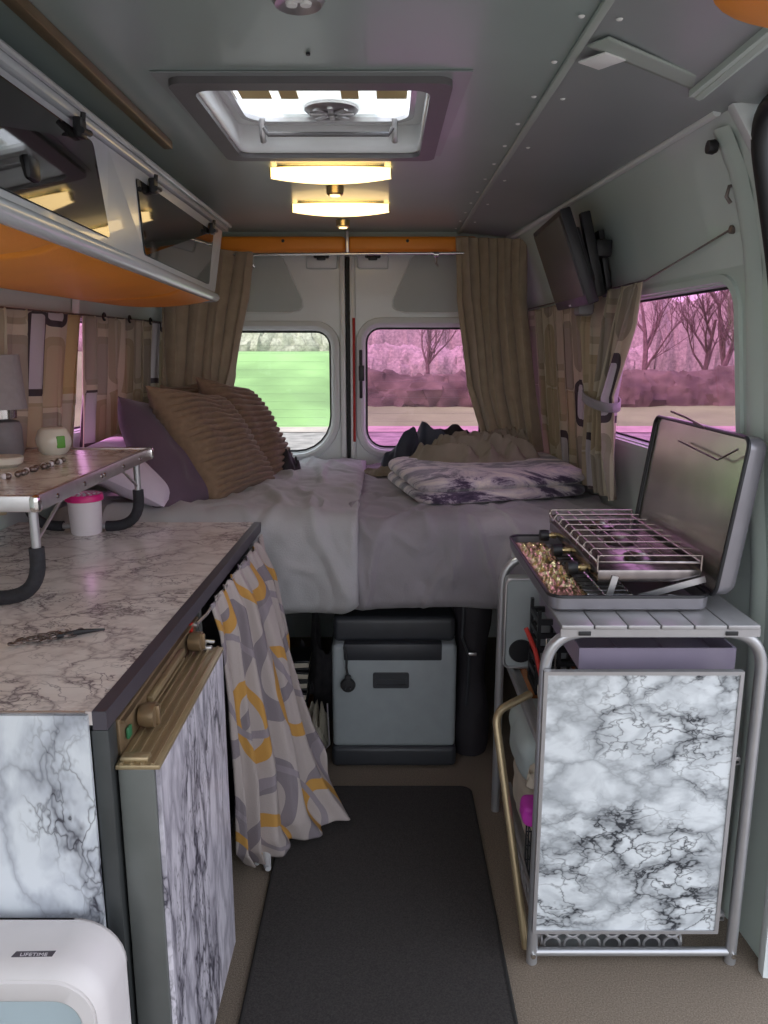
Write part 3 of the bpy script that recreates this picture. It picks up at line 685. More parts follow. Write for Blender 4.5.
# ------------------------------------------------------------------ TV
t = thing('television', (.58, 2.55, 1.53), 'small flat television on a black bracket, tilted out from the right wall', 'television')
A, B, C, D = Vector((.602, 2.80, 1.53)), Vector((.582, 2.30, 1.523)), Vector((.50, 2.30, 1.788)), Vector((.504, 2.80, 1.79))
ux = (B-A).normalized(); uz = (D-A).normalized(); un = ux.cross(uz).normalized()
if un.x > 0: un = -un
W_, H_ = (B-A).length, (D-A).length
rot = Matrix((ux, uz, un)).transposed()
cen = (A+C)/2
mb = MB(); mb.box(cen-un*.018, (W_, H_, .034), rot, .006); mb.box(cen-un*.045, (W_*.7, H_*.6, .03), rot, .008); mb.build('casing', M['black'], t)
mb = MB(); mb.box(cen+un*.0005+uz*.006, (W_-.03, H_-.045, .002), rot); mb.build('screen', M['screen'], t)
mb = MB(); mb.box(cen+un*.001-uz*(H_/2-.010), (.03, .006, .002), rot); mb.build('brand_strip', M['alu'], t)
mb = MB(); q = cen-un*.06
mb.box(q+Vector((.02, -.12, 0)), (.03, .03, .25), Matrix.Rotation(-.25, 3, 'Y'), .004); mb.box(q+Vector((.02, .1, 0)), (.03, .03, .25), Matrix.Rotation(-.25, 3, 'Y'), .004)
mb.box(q+Vector((.055, -.01, .02)), (.05, .22, .05), None, .006); mb.box((wallx(1, 2.54, 1.66)-.02, 2.54, 1.66), (.018, .14, .20), Matrix.Rotation(-.2, 3, 'Y'), .003)
mb.build('wall_bracket', M['black'], t)
mb = MB(); mb.box(q+Vector((.02, -.05, -.155)), (.05, .07, .04), None, .01); mb.build('plug_box', M['stonegrey'], t)

# ------------------------------------------------------------------ worktop unit
CT = .873
t = thing('kitchen_unit', (-.75, 1.7, 0), 'long low kitchen unit with marble vinyl end panel along the left wall', 'cabinet')
ye0, ye1 = 1.06, 2.345
def ex(Y): return lerp(-.413, -.384, (Y-ye0)/(ye1-ye0))
mb = MB(); mb.plate([(-1.17, ye0), (ex(ye0)-.022, ye0), (ex(ye1)-.022, ye1), (-1.14, ye1)], [], .022, lambda a, b, d: Vector((a, b, CT-.022+d)))
wt = tag(mb.build('worktop', M['mwork'], smooth=False), 'white and grey marble pattern worktop with a dark edge trim', 'worktop')
mb = MB(); mb.plate([(ex(ye0)-.0215, ye0-.002), (ex(ye0), ye0-.002), (ex(ye1), ye1), (ex(ye1)-.0215, ye1)], [], .030, lambda a, b, d: Vector((a, b, CT-.029+d))); mb.build('edge_trim', M['trimdark'], wt, smooth=False)
mb = MB(); mb.tube([(-1.17, ye0-.003, CT+.0005), (ex(ye0)-.03, ye0-.003, CT+.0005)], .002, 6); mb.build('front_bead', M['alu'], wt)
mb = MB(); mb.bb((-1.18, ye0-.008, .02), (-.440, ye0-.001, CT-.003)); mb.build('end_panel', M['mend'], t, smooth=False)
mb = MB(); mb.bb((-.439, ye0+.0, .02), (-.413, ye0+.035, CT-.031), .002); mb.build('corner_post', M['postdark'], t)
for q in ((-1.0, 1.605, -.405), (-1.0, ye1-.025, -.42)):
    mb = MB(); mb.bb((q[0], q[1], .02), (q[2], q[1]+.02, CT-.03)); mb.build('divider', M['greymetal'], t, smooth=False)
mb = MB(); mb.bb((-1.0, 1.626, .02), (-.98, ye1-.026, CT-.03)); mb.bb((-.98, 1.626, .02), (-.45, ye1-.026, .04)); mb.bb((-.98, 1.626, CT-.26), (-.425, 1.70, CT-.035)); mb.build('dark_interior', M['black'], t, smooth=False)
# fridge
t = thing('fridge', (-.7, 1.33, .02), 'built-in fridge with marble vinyl door and bronze top rail under the worktop', 'fridge')
mb = MB(); mb.bb((-.95, 1.105, .03), (-.43, 1.595, CT-.036)); mb.build('body', M['greymetal'], t, smooth=False)
mb = MB(); mb.bb((-.43, 1.105, .775), (-.412, 1.595, CT-.036), .002); mb.bb((-.412, 1.11, .828), (-.404, 1.59, .833)); mb.build('control_panel', M['brown'], t)
for Y, g in ((1.17, 'm'), (1.50, 'm')):
    mb = MB(); mb.lathe([(.001, -.012), (.018, -.010), (.021, .0), (.021, .016), (.001, .018)], (-.397, Y+.02, .803), 24, 'X'); mb.box((-.378, Y+.02, .803), (.008, .008, .034), None, .002); mb.build('knob', M['brown'], t)
mb = MB(); mb.bb((-.412, 1.24, .800), (-.40, 1.46, .812), .003); mb.bb((-.412, 1.24, .788), (-.402, 1.46, .793)); mb.build('slot_rail', M['gold'], t)
mb = MB(); mb.bb((-.411, 1.125, .792), (-.405, 1.143, .812), .003); mb.build('indicator', M['darkgreen'], t)
mb = MB(); mb.bb((-.411, 1.535, .815), (-.405, 1.55, .835), .001); mb.build('red_switch', M['red'], t)
dz0, dz1 = .05, .770
mb = MB(); mb.bb((-.409, 1.075, dz0), (-.353, 1.55, dz1), .003); dr = mb.build('door', M['greymetal'], t)
mb = MB(); mb.bb((-.353, 1.08, dz0+.002), (-.345, 1.548, dz1-.002), .001); mb.build('door_facing', M['mdoor'], dr, smooth=False)
mb = MB(); mb.bb((-.412, 1.072, dz1), (-.343, 1.552, dz1+.008), .002)
for k in range(4): mb.bb((-.405+k*.016, 1.074, dz1+.008), (-.400+k*.016, 1.55, dz1+.011))
mb.build('top_rail', M['gold'], dr)
mb = MB(); mb.tube([(-.385, 1.535, dz1+.012), (-.375, 1.535, dz1+.028), (-.36, 1.54, dz1+.024)], .004, 8); mb.box((-.378, 1.532, dz1+.014), (.03, .012, .008), None, .002); mb.build('door_catch', M['alu'], dr)
mb = MB(); mb.box((-.385, 1.09, dz1+.012), (.045, .02, .010), None, .004); mb.build('hinge_cap', M['gold'], dr)

# sink curtain ------------------------------------------------------------
t = thing('unit_curtain', (-.33, 1.95, 0), 'cream cloth curtain with orange and grey loops, hanging from the worktop edge to the rug', 'curtain')
mb = MB()
rowsA = [ # v, front pts (left->right as seen)
 (0.0, [(-.393, 1.66, .835), (-.385, 1.85, .84), (-.376, 2.05, .845), (-.37, 2.27, .85)], .010),
 (.12, [(-.385, 1.68, .76), (-.36, 1.84, .76), (-.33, 2.05, .76), (-.335, 2.24, .75)], .020),
 (.35, [(-.38, 1.72, .57), (-.345, 1.84, .57), (-.29, 2.02, .57), (-.30, 2.20, .55)], .022),
 (.65, [(-.38, 1.76, .30), (-.33, 1.85, .30), (-.25, 1.98, .30), (-.23, 2.17, .28)], .028),
 (.88, [(-.39, 1.80, .10), (-.34, 1.84, .09), (-.24, 1.95, .10), (-.14, 2.12, .09)], .030),
 (1.0, [(-.375, 1.84, .04), (-.335, 1.87, .028), (-.23, 1.96, .03), (-.105, 2.08, .025)], .026)]
def polyat(L, u):
    k = u*(len(L)-1); i = min(int(k), len(L)-2); t_ = k-i; return Vector(L[i]).lerp(Vector(L[i+1]), t_)
def sc(u, v):
    for A, B in zip(rowsA, rowsA[1:]):
        if v <= B[0]+1e-9:
            q = (v-A[0])/(B[0]-A[0]); p = polyat(A[1], u).lerp(polyat(B[1], u), q); amp = lerp(A[2], B[2], q); break
    ph = u*2*PI*(7-2.5*v)+nz(u*3, v*2, 4)*1.2
    p = p + Vector((.75, -.5, 0))*amp*(math.sin(ph)*.8+.2*math.sin(ph*2.3+v*3))
    p.z += (1-v)**8*.004*math.sin(u*90) + (v**6)*.02*nz(u*6, 0, 2)
    p.z = max(p.z, .018)
    return p
mb.grid(sc, 150, 70, lambda a, b: (a*.80, -b*.85)); mb.build('curtain_cloth', M['loops'], t, solid=.003)
mb = MB(); mb.tube([(-.402, 1.56, .825), (-.392, 1.62, .828), (-.375, 2.30, .842)], .0035, 8); mb.lathe([(.001, -.004), (.007, -.004), (.007, .004), (.001, .004)], (-.402, 1.56, .825), 12, 'X'); mb.build('curtain_wire', M['alu'], t)
mb = MB(); mb.tube([(-.33, 1.90, .03), (-.325, 1.88, .02), (-.315, 1.85, .017)], [.016, .013, .008], 8); mb.tube([(-.34, 1.92, .03), (-.345, 1.89, .02), (-.35, 1.87, .018)], [.012, .011, .006], 8); mb.build('hem_tie', M['duvet'], t)

# ------------------------------------------------------------------ folding tray table on worktop
t = thing('folding_tray_table', (-.92, 1.88, CT), 'folding aluminium tray table with black sleeved legs standing on the worktop', 'tray table')
TY0, TY1, TX0, TX1, TZ = 1.515, 2.27, -1.10, -.702, 1.112
mb = MB(); mb.bb((TX0, TY0, TZ-.004), (TX1, TY1, TZ), .001); mb.build('tabletop', marble('tray_laminate', 5., (.80,.74,.68), (.60,.53,.47), (.28,.22,.2), .25, dense=.7), t, smooth=False)
mb = MB()
for lo, hi in (((TX1, TY0-.012, TZ-.03), (TX1+.012, TY1+.012, TZ+.004)), ((TX0-.012, TY0-.012, TZ-.03), (TX0, TY1+.012, TZ+.004)), ((TX0, TY0-.012, TZ-.03), (TX1, TY0, TZ+.004)), ((TX0, TY1, TZ-.03), (TX1, TY1+.012, TZ+.004))): mb.bb(lo, hi, .003)
mb.bb((TX0, 1.865, TZ-.02), (TX1, 1.875, TZ-.004))
mb.build('rim', M['alu'], t)
for (X, Y) in ((TX1+.006, TY0-.006), (TX1+.006, TY1+.006), (TX0-.006, TY0-.006), (TX0-.006, TY1+.006)):
    mb = MB(); mb.box((X, Y, TZ-.013), (.022, .022, .036), None, .008); mb.build('corner_cap', M['chrome'], t)
for Y in (1.60, 1.75, 1.86, 1.88, 2.02, 2.16):
    mb = MB(); mb.lathe([(.001, .004), (.005, .003), (.006, 0)], (TX1+.0115, Y, TZ-.014), 10, 'X'); mb.build('rivet', M['steel'], t)
for Y, nm in ((1.55, 'a'), (2.225, 'b')):
    xr, xl = TX1-.02, TX0+.05
    path = rpath([(xr, Y, TZ-.03), (xr, Y, CT+.016), (xl, Y, CT+.016), (xl, Y, TZ-.03)], .085, 9)
    mb = MB(); mb.tube(path, .0095, 12); lg = mb.build('leg_frame', M['alupaint'], t)
    for s in (1, -1):
        x = xr if s > 0 else xl
        pp = rpath([(x, Y, CT+.125), (x, Y, CT+.016), (x-s*.10, Y, CT+.016)], .085, 9)
        mb = MB(); mb.tube(pp, .0155, 14); mb.build('foam_sleeve', M['foam'], lg)
    yb = Y+(.16 if Y < 1.8 else -.14)
    for x in (xr, xl):
        mb = MB(); mb.tube([(x, Y+(.01 if Y < 1.8 else -.01), CT+.14), (x, yb, TZ-.03)], .004, 8); mb.build('brace', M['alu'], lg)
# things on the tray
p = Vector((-1.02, 2.12, TZ))
t = thing('table_lamp', p, 'small grey table lamp with drum shade on the tray table', 'lamp')
mb = MB(); mb.lathe([(.001, 0), (.046, 0), (.05, .006), (.05, .08), (.044, .095), (.02, .102), (.001, .102)], p+Vector((-.03, 0, 0)), 32); mb.build('base', M['stonegrey'], t)
mb = MB(); mb.lathe([(.001, .10), (.040, .104), (.042, .128), (.001, .13)], p+Vector((-.03, 0, 0)), 32); mb.build('neck', M['chrome'], t)
mb = MB(); mb.lathe([(.001, .132), (.068, .130), (.060, .275), (.001, .274)], p+Vector((-.03, 0, 0)), 36); mb.build('lamp_shade', M['shade'], t)
p = Vector((P(54, 446, Y=2.17).x, 2.17, TZ))
t = thing('air_freshener', p, 'round cream air freshener with a green button on the tray table', 'air freshener')
mb = MB(); mb.lathe([(.001, 0), (.030, 0), (.040, .008), (.0475, .03), (.047, .045), (.038, .068), (.03, .074), (.001, .074)], p, 36); mb.build('body', M['ceramic'], t)
mb = MB(); mb.box(p+Vector((.033, -.03, .036)), (.006, .024, .034), Matrix.Rotation(-.78, 3, 'Z'), .003, 4); mb.build('button', M['green'], t)
p = P(4, 467, Z=TZ)
mb = MB(); mb.lathe([(.001, 0), (.030, 0), (.045, .010), (.048, .024), (.044, .027), (.001, .024)], p+Vector((0, 0, 0)), 30)
tag(mb.build('small_dish', M['ceramic']), 'cream dish at the near edge of the tray table, cut by the photo edge', 'dish')
# black and white beads string
L = [P(2, 475, Z=TZ+.012), P(20, 471, Z=TZ+.012), P(35, 466, Z=TZ+.012), P(50, 462, Z=TZ+.012), P(66, 457, Z=TZ+.012)]
t = thing('bead_string', L[2], 'string of dark and white beads lying along the tray table edge', 'beads')
k = 0
for A, B in zip(L, L[1:]):
    for j in range(6):
        q = A.lerp(B, j/6)+Vector((.006*math.sin(k*1.9), .008*math.cos(k*1.3), -.005)); mb = MB()
        bmesh.ops.create_icosphere(mb.bm, subdivisions=2, radius=.0075, matrix=Matrix.Translation(q)); mb.build('bead', M['chain'] if k % 3 else M['whitecloth'], t); k += 1
# tub with magenta lid
p = P(87, 533, Z=CT)
t = thing('dehumidifier_tub', p, 'white translucent tub with a perforated magenta lid, on the worktop under the tray table', 'tub')
mb = MB(); mb.lathe([(.001, 0), (.040, 0), (.043, .004), (.048, .105), (.001, .105)], p, 40); mb.build('tub', M['tub'], t)
mb = MB(); mb.lathe([(.050, .098), (.0535, .100), (.0535, .112), (.050, .118), (.001, .116)], p, 40); lid = mb.build('lid', M['magenta'], t)
k = 0
for r, n in ((0, 1), (.015, 6), (.03, 11), (.042, 16)):
    for j in range(n):
        a = j*2*PI/max(n, 1); mb = MB(); mb.lathe([(.0045, 0), (.0045, .0015)], p+Vector((r*math.cos(a), r*math.sin(a), .1165)), 10); mb.build('vent_hole', M['crystals'], lid)
# keyring/chain pile
p = P(45, 640, Z=CT)
t = thing('chain_bracelet', p, 'tangled dark metal chain lying on the near part of the worktop', 'chain')
for k in range(34):
    s_ = k/33; a = random.random()*6.28; c = p+Vector((lerp(-.045, .055, s_), lerp(-.03, .03, s_)+random.uniform(-.012, .012), .004+random.random()*.006))
    mb = MB(); R_ = random.uniform(.006, .011); tl = random.uniform(-.5, .5)
    mb.tube([c+Vector((R_*math.cos(q)*math.cos(a)-R_*.6*math.sin(q)*math.sin(a), R_*math.cos(q)*math.sin(a)+R_*.6*math.sin(q)*math.cos(a), .004*tl*math.sin(q))) for q in [i*2*PI/10 for i in range(10)]], .0016, 6, closed=True); mb.build('link', M['chain'], t)
mb = MB(); mb.tube([p+Vector((.02, .0, .006)), p+Vector((.055, .02, .008)), p+Vector((.095, .045, .004))], [.004, .006, .002], 8); mb.build('tassel', M['black'], t)

# white plastic case bottom-left -----------------------------------------
t = thing('plastic_case', (-.65, .98, 0), 'white rounded plastic case with pale blue recess and dark badge, standing before the kitchen unit', 'case')
xa, xb, zt = -1.08, -.400, .545
def cr_(L0, depth, y_): pass
prof = [(0.0, 1.03), (.0, .955), (.006, .938), (.018, .930), (.0215, .933), (.025, .930), (.052, .930), (.060, .936), (.064, .945)]
mb = MB()
def cas(u, v):
    k = prof[int(round(v*8))]; kx_ = k[0]*.62; L = rr(xa+kx_, 0.0+k[0], xb-kx_, zt-k[0], max(.03, .075-k[0]*.6), 8); i = int(round(u*len(L))) % len(L)
    return Vector((L[i][0], k[1], L[i][1]))
nL = len(rr(0, 0, 1, 1, .1, 8))
mb.grid(cas, nL, 8, cu=True); mb.plate(rr(xa, 0, xb, zt, .075, 8), [], .004, lambda a, b, d: Vector((a, 1.026+d, b))); mb.build('shell', M['plasticwhite'], t)
mb = MB(); mb.plate(rr(xa+.038, .06, xb-.038, zt-.062, .035, 8), [], .006, lambda a, b, d: Vector((a, .944+d, b))); mb.build('recess_panel', M['plasticblue'], t)
bc = Vector((P(34, 953, Y=.93).x, .928, P(34, 953, Y=.93).z))
mb = MB(); hw_, hh = .028, .0042
mb.plate([(-hw_-.004, -hh), (hw_-.002, -hh), (hw_+.004, hh), (-hw_+.004, hh)], [], .0015, lambda a, b, d: Vector((bc.x+a, bc.y+d-.0005, bc.z+b+a*.02))); bd = mb.build('badge', M['trimdark'], t, smooth=False)
cu = bpy.data.curves.new('badge_text', 'FONT'); cu.body = 'LIFETIME'; cu.size = .0088; cu.extrude = .0002; cu.shear = .3; cu.align_x = 'CENTER'; cu.align_y = 'CENTER'
tmp = bpy.data.objects.new('badge_text', cu); COL.objects.link(tmp); bpy.context.view_layer.update()
me = bpy.data.meshes.new_from_object(tmp.evaluated_get(bpy.context.evaluated_depsgraph_get())); COL.objects.unlink(tmp); bpy.data.objects.remove(tmp)
me.transform(Matrix.Translation(bc-WL[t]+Vector((0, -.0009, 0))) @ Matrix.Rotation(PI/2, 4, 'X') @ Matrix.Diagonal((1.15, .85, 1, 1)))
o = bpy.data.objects.new('lettering', me); COL.objects.link(o); me.materials.clear(); me.materials.append(M['text']); o.parent = bd; WL[o] = WL[t]

# ------------------------------------------------------------------ rug
mb = MB(); mb.plate(rr(-.30, .6, .276, 2.262, .03), [], .010, lambda a, b, d: Vector((a, b, .001+d)))
rg = tag(mb.build('rug', M['rug'], smooth=False), 'long dark brown rug running down the middle of the floor', 'rug')
mb = MB(); L = rr(-.302, .598, .278, 2.264, .03); mb.tube([(a, b, .007) for a, b in L], .006, 8, closed=True); mb.build('bound_edge', M['rugedge'], rg)

# ------------------------------------------------------------------ bed
BZ = .868; BF = 2.375
t = thing('bed', (-.17, 3.0, .45), 'raised bed platform across the rear of the van carrying the mattress', 'bed')
mb = MB(); mb.bb((-1.03, 2.44, .60), (.68, 3.55, .63)); mb.build('platform', M['black'], t, smooth=False)
for x in (-.99, .65):
    mb = MB(); mb.bb((x-.02, 2.45, 0), (x+.02, 2.49, .60), .003); mb.build('leg', M['black'], t)
mb = MB(); mb.bb((-1.02, 2.46, .632), (.68, 3.54, BZ-.03), .05, 4); tag(mb.build('mattress', M['duvet2']), 'thick mattress under the grey bedding', 'mattress')
def bedcover(x0, x1, yb, zb, lift, name, m, label, cat, seed, xf=None):
    mb = MB()
    Ltop = yb-BF; Ls = BZ-zb; rad = .055; tot = Ltop+Ls
    def f(u, v):
        x = lerp(x0, x1, u); s = v*tot; yy_ = max(BF, yb-s); x = min(x, wallx(1, yy_, .9)-.02)
        zb_ = zb + .02*nz(x*2.5, 0, seed)
        if s < Ltop-rad: y, z = yb-s, BZ; nrm = Vector((0, 0, 1))
        elif s < Ltop+rad*.57:
            a = (s-(Ltop-rad))/(rad*1.57)*PI/2; a = min(a, PI/2); y = BF+rad-rad*math.sin(a); z = BZ-rad+rad*math.cos(a); nrm = Vector((0, -math.sin(a), math.cos(a)))
        else:
            k = (s-(Ltop+rad*.57))/(tot-Ltop-rad*.57); y = BF - .008*math.sin(k*PI) + .045*max(0, (k-.85)/.15)**2; z = lerp(BZ-rad, zb_, min(1, k)); nrm = Vector((0, -1, 0))
        w = .016*nz(x*3.3+seed, s*2.5, 1.7)+.011*nz(x*8+s*4, s*4-x*3, seed)+.004*nz(x*22-s*8, s*16, seed+2)
        w += .014*max(0, 1-abs(nz(x*4.5+s*1.6, s*2-x*3, seed+7))*8)+.009*max(0, 1-abs(nz(x*7-s*2.6, s*3.4+x*2, seed+17))*7)
        e = min(u, 1-u)*(x1-x0); rnd = -.02*max(0, 1-e/.03)**2
        # round the bottom corners
        if v > .8 and e < .06: z = max(z, z + .03*(1-e/.06)**2*(v-.8)/.2)
        return Vector((x, y, z)) + nrm*(lift+w*.9+rnd*.6)
    mb.grid(f, 150, 150)
    o = mb.build(name, m, solid=.012)
    return tag(o, label, cat)
bedcover(-.14, .80, 3.53, .57, .004, 'bed_sheet', M['duvet2'], 'grey mauve bed cover on the right half of the bed, falling over the front edge', 'bed cover', 3)
bedcover(-1.05, -.085, 3.54, .555, .026, 'duvet', M['duvet'], 'lighter grey duvet on the left half of the bed, edge hanging down the middle', 'duvet', 9)

# cushions
def pillow(TL, TR, BR, BL, T, name, m, label, rib=0, seed=0, parent=None):
    mb = MB(); TL, TR, BR, BL = map(Vector, (TL, TR, BR, BL))
    n = (TR-TL).cross(BL-TL).normalized()
    N_ = 120 if rib else 48
    def side(sg):
        def f(u, v):
            a, b = 2*u-1, 2*v-1
            pin = 1-.07*(1-a*a)*b*b*0
            aa = a*(1-.06*(1-b*b)*0 - .07*(b*b < 0)); 
            # concave sides between pointed corners
            a2 = a*(1-.09*(1-b*b)*abs(a)**3); b2 = b*(1-.09*(1-a*a)*abs(b)**3)
            p = TL.lerp(TR, (a2+1)/2).lerp(BL.lerp(BR, (a2+1)/2), (b2+1)/2)
            h = T*((1-a**4)*(1-b**4))**.55*(.8+.2*(1-a*a)*(1-b*b))
            h += .012*nz(a*2.2+seed, b*2.2, sg)*(1-a*a)*(1-b*b)*2
            if rib:
                e = (1-abs(a)**10)*(1-abs(b)**10); ph = (b+.03*nz(a*2, b*2, seed))*rib*PI
                h += .019*(abs(math.sin(ph))**.6)*e
            return p + n*sg*h
        return f
    mb.grid(side(1), N_, N_); mb.grid(side(-1), N_, N_)
    bmesh.ops.remove_doubles(mb.bm, verts=mb.bm.verts, dist=.0004)
    return mb.build(name, m, parent)
tag(pillow(P(118,396,Y=2.62), P(152,402,Y=2.93), P(236,500,Y=2.72), P(160,521,Y=2.43), .075, 'cushion', M['purple'], ''), 'plain plum cushion standing behind the worktop, left of the ribbed cushions', 'cushion')
tag(pillow(P(145,385,Y=2.62), P(216,396,Y=3.02), P(276,486,Y=2.98), P(216,508,Y=2.60), .075, 'cushion', M['cord'], '', rib=9.5, seed=4), 'ribbed brown corduroy cushion leaning in front, next to the plum cushion', 'cushion')
tag(pillow(P(195,376,Y=3.02), P(246,388,Y=3.38), P(296,474,Y=3.34), P(262,493,Y=3.06), .065, 'cushion', M['cord'], '', rib=9, seed=7), 'ribbed brown corduroy cushion nearest the clear rear window', 'cushion')
tag(pillow(P(160,385,Y=3.15), P(200,380,Y=3.36), P(240,475,Y=3.30), P(180,480,Y=3.12), .05, 'cushion', M['cord'], '', rib=9, seed=2), 'brown corduroy cushion mostly hidden behind the two leaning ribbed ones', 'cushion')
tag(pillow((-1.03, 2.40, 1.06), (-1.03, 2.95, 1.08), (-.68, 2.85, .95), (-.70, 2.40, .91), .065, 'pillow', M['lavender'], ''), 'white pillow with lavender light painted into its colour, lying behind the tray table legs at the end of the bed', 'pillow')
# small dark thing by the rear window
def crumple(c, rx, ry, h, m, name, seed, rings=40, seg=110, freq=1.0, ang=0, uvs=1):
    mb = MB(); c = Vector(c)
    def f(u, v):
        a = u*2*PI; r = v; R = 1+.22*nz(math.cos(a)*1.6*freq, math.sin(a)*1.6*freq, seed)+.08*nz(math.cos(a)*5, math.sin(a)*5, seed+3)
        x, y = rx*r*R*math.cos(a), ry*r*R*math.sin(a)
        wp = (x/rx*.9+y/ry*.55)*freq+1.5*nz(x/rx*1.1, y/ry*1.1, seed+9); rg_ = 1-abs(math.sin(PI*wp))**1.3*1.3; rg2 = 1-math.sqrt(nz(x/rx*2.6*freq, y/ry*2.6*freq, seed+1)**2+.012)*2
        z = h*max(0, 1-r**3)**.6*(.35+.5*rg_+.2*rg2)
        X = x*math.cos(ang)-y*math.sin(ang); Y = x*math.sin(ang)+y*math.cos(ang)
        return c+Vector((X, Y, max(0, z)))
    mb.grid(f, seg, rings, lambda a, b: (a*uvs, b*uvs), cu=True)
    mb.grid(lambda u, v: Vector((f(u, 1).x, f(u, 1).y, c.z-.001)).lerp(c-Vector((0, 0, .001)), 1-v), seg, 2, cu=True)
    bmesh.ops.remove_doubles(mb.bm, verts=mb.bm.verts, dist=.0005)
    return mb.build(name, m)
tag(crumple(P(284, 470, Z=BZ+.03), .07, .09, .10, M['blackcloth'], 'dark_bundle', 5), 'small dark bundle between the ribbed cushion and the rear window', 'bundle')
tag(crumple(P(381, 474, Z=BZ+.018), .075, .055, .035, M['khaki'], 'sock', 6), 'small crumpled khaki sock on the bed left of the folded blanket', 'sock')

# fleece blanket ----------------------------------------------------------
mb = MB()
q0, q1, q2, q3 = Vector((.12, 2.50, 0)), Vector((.735, 2.70, 0)), Vector((.70, 3.25, 0)), Vector((.0, 3.08, 0))
bz0, bh = BZ+.016, .10
def quad(u, v): return q0.lerp(q1, u).lerp(q3.lerp(q2, u), v)
Lb = rr(0, 0, 1, 1, (.16, .10, .12, .12), 10)
cb_ = quad(.5, .5)
levels = []
for k in range(13):
    s_ = k/12; bul = abs(math.sin(s_*2*PI))**.5*.028; levels.append((1.0, -.03+bul-(.02 if k in (0,) else 0), bz0+bh*s_*.93))
def bl(u, v):
    nlev = 13; tot_ = nlev+14; k = int(round(v*(tot_-1))); i = int(round(u*len(Lb))) % len(Lb)
    p = quad(*Lb[i]); d = (p-cb_); dl = d.length; dn = d/dl
    if k < nlev:
        s_, off, z = levels[k]; r = dl+off
    else:
        w = (k-nlev+1)/14; r = (dl-.03)*(1-w) + .004; z = bz0+bh*(.93+.07*min(1, w*6)**.5)
    q = cb_+dn*r; q.z = z
    q.z += .014*nz(q.x*5, q.y*5, 2)*((z-bz0)/bh) + .006*nz(q.x*14, q.y*14, 3)*((z-bz0)/bh)
    q.x += .006*nz(q.y*9, z*30, 4); q.y += .008*nz(q.x*7, z*25, 5)
    return q
mb.grid(bl, len(Lb), 26, cu=True)
for f_ in mb.bm.faces:
    for l in f_.loops: l[mb.uv].uv = (l.vert.co.x*1.0, l.vert.co.y+l.vert.co.z*1.6)
bmesh.ops.subdivide_edges(mb.bm, edges=mb.bm.edges[:], cuts=1, use_grid_fill=True)
tag(mb.build('fleece_blanket', M['fleece']), 'folded fleece blanket with purple and cream animal print on the right of the bed', 'blanket')
tag(crumple((.36, 3.02, bz0+bh-.005), .25, .15, .11, M['khaki'], 'trousers', 12, freq=2.6, ang=.15), 'khaki trousers crumpled on top of the folded fleece blanket', 'trousers')
tag(crumple((.16, 3.27, bz0+.02), .16, .10, .20, M['navy'], 'jacket', 24, freq=.9), 'navy blue jacket heaped behind the folded blanket against the pink rear window', 'jacket')
tag(crumple((.30, 3.34, bz0+.0), .14, .10, .20, M['blackcloth'], 'bag', 34, freq=.8), 'black bag heaped between the navy jacket and the right taupe curtain', 'bag')
tag(crumple((.50, 3.14, bz0+bh*.2), .17, .10, .19, M['khaki'], 'jumper', 41, freq=2.0), 'dull brown jumper bunched below the right taupe curtain', 'clothing')

# ------------------------------------------------------------------ cool box under the bed
cx0, cx1, cy0, cz1 = P(333, 760, Y=2.40).x, P(455, 760, Y=2.40).x, 2.40, .445
t = thing('cool_box', ((cx0+cx1)/2, 2.6, 0), 'grey electric cool box with dark base and lid on the floor under the bed', 'cool box')
mb = MB(); mb.bb((cx0, cy0, .075), (cx1, 2.95, cz1), .018, 4); mb.build('body', M['coolgrey'], t)
mb = MB(); mb.bb((cx0-.004, cy0-.006, .004), (cx1+.004, 2.955, .08), .018, 4); mb.build('base', M['cooldark'], t)
mb = MB(); mb.bb((cx0+.004, cy0+.03, cz1-.004), (cx1-.004, 2.95, cz1+.085), .02, 4); mb.bb((cx0+.04, cy0-.004, cz1-.055), (cx1-.05, cy0+.05, cz1+.004), .006); mb.build('lid', M['cooldark'], t)
hx = P(391, 680, Y=2.4); mb = MB(); mb.plate(rr(hx.x-.060, hx.z-.027, hx.x+.060, hx.z+.027, .006), [rr(hx.x-.05, hx.z-.016, hx.x+.05, hx.z+.014, .004)], .012, lambda a, b, d: Vector((a, cy0-.006+d, b))); mb.bb((hx.x-.05, cy0-.004, hx.z-.003), (hx.x+.05, cy0+.002, hx.z+.003), .001); mb.bb((hx.x-.052, cy0-.001, hx.z-.018), (hx.x+.052, cy0+.002, hx.z+.016)); mb.build('handle', M['cooldark'], t)
t = thing('power_plug', P(349, 685, Y=2.37), 'black mains plug dangling on its cable in front of the cool box', 'plug')
pp = P(348, 685, Y=2.375)
mb = MB(); mb.lathe([(.001, -.012), (.022, -.010), (.025, 0), (.022, .010), (.001, .012)], pp, 24, 'Y'); mb.box(pp+Vector((0, 0, .02)), (.02, .018, .03), None, .005); mb.build('plug_body', M['rubber'], t)
for dx in (-.008, .008): 
    mb = MB(); mb.box(pp+Vector((dx, -.016, -.004)), (.004, .012, .007), None, .0005); mb.build('pin', M['cooldark'], t)
mb = MB(); mb.tube([pp+Vector((0, 0, .03)), pp+Vector((-.005, .002, .06)), pp+Vector((-.004, .004, .09)), pp+Vector((-.012, .02, .125))], .004, 8); mb.build('cable', M['rubber'], t)

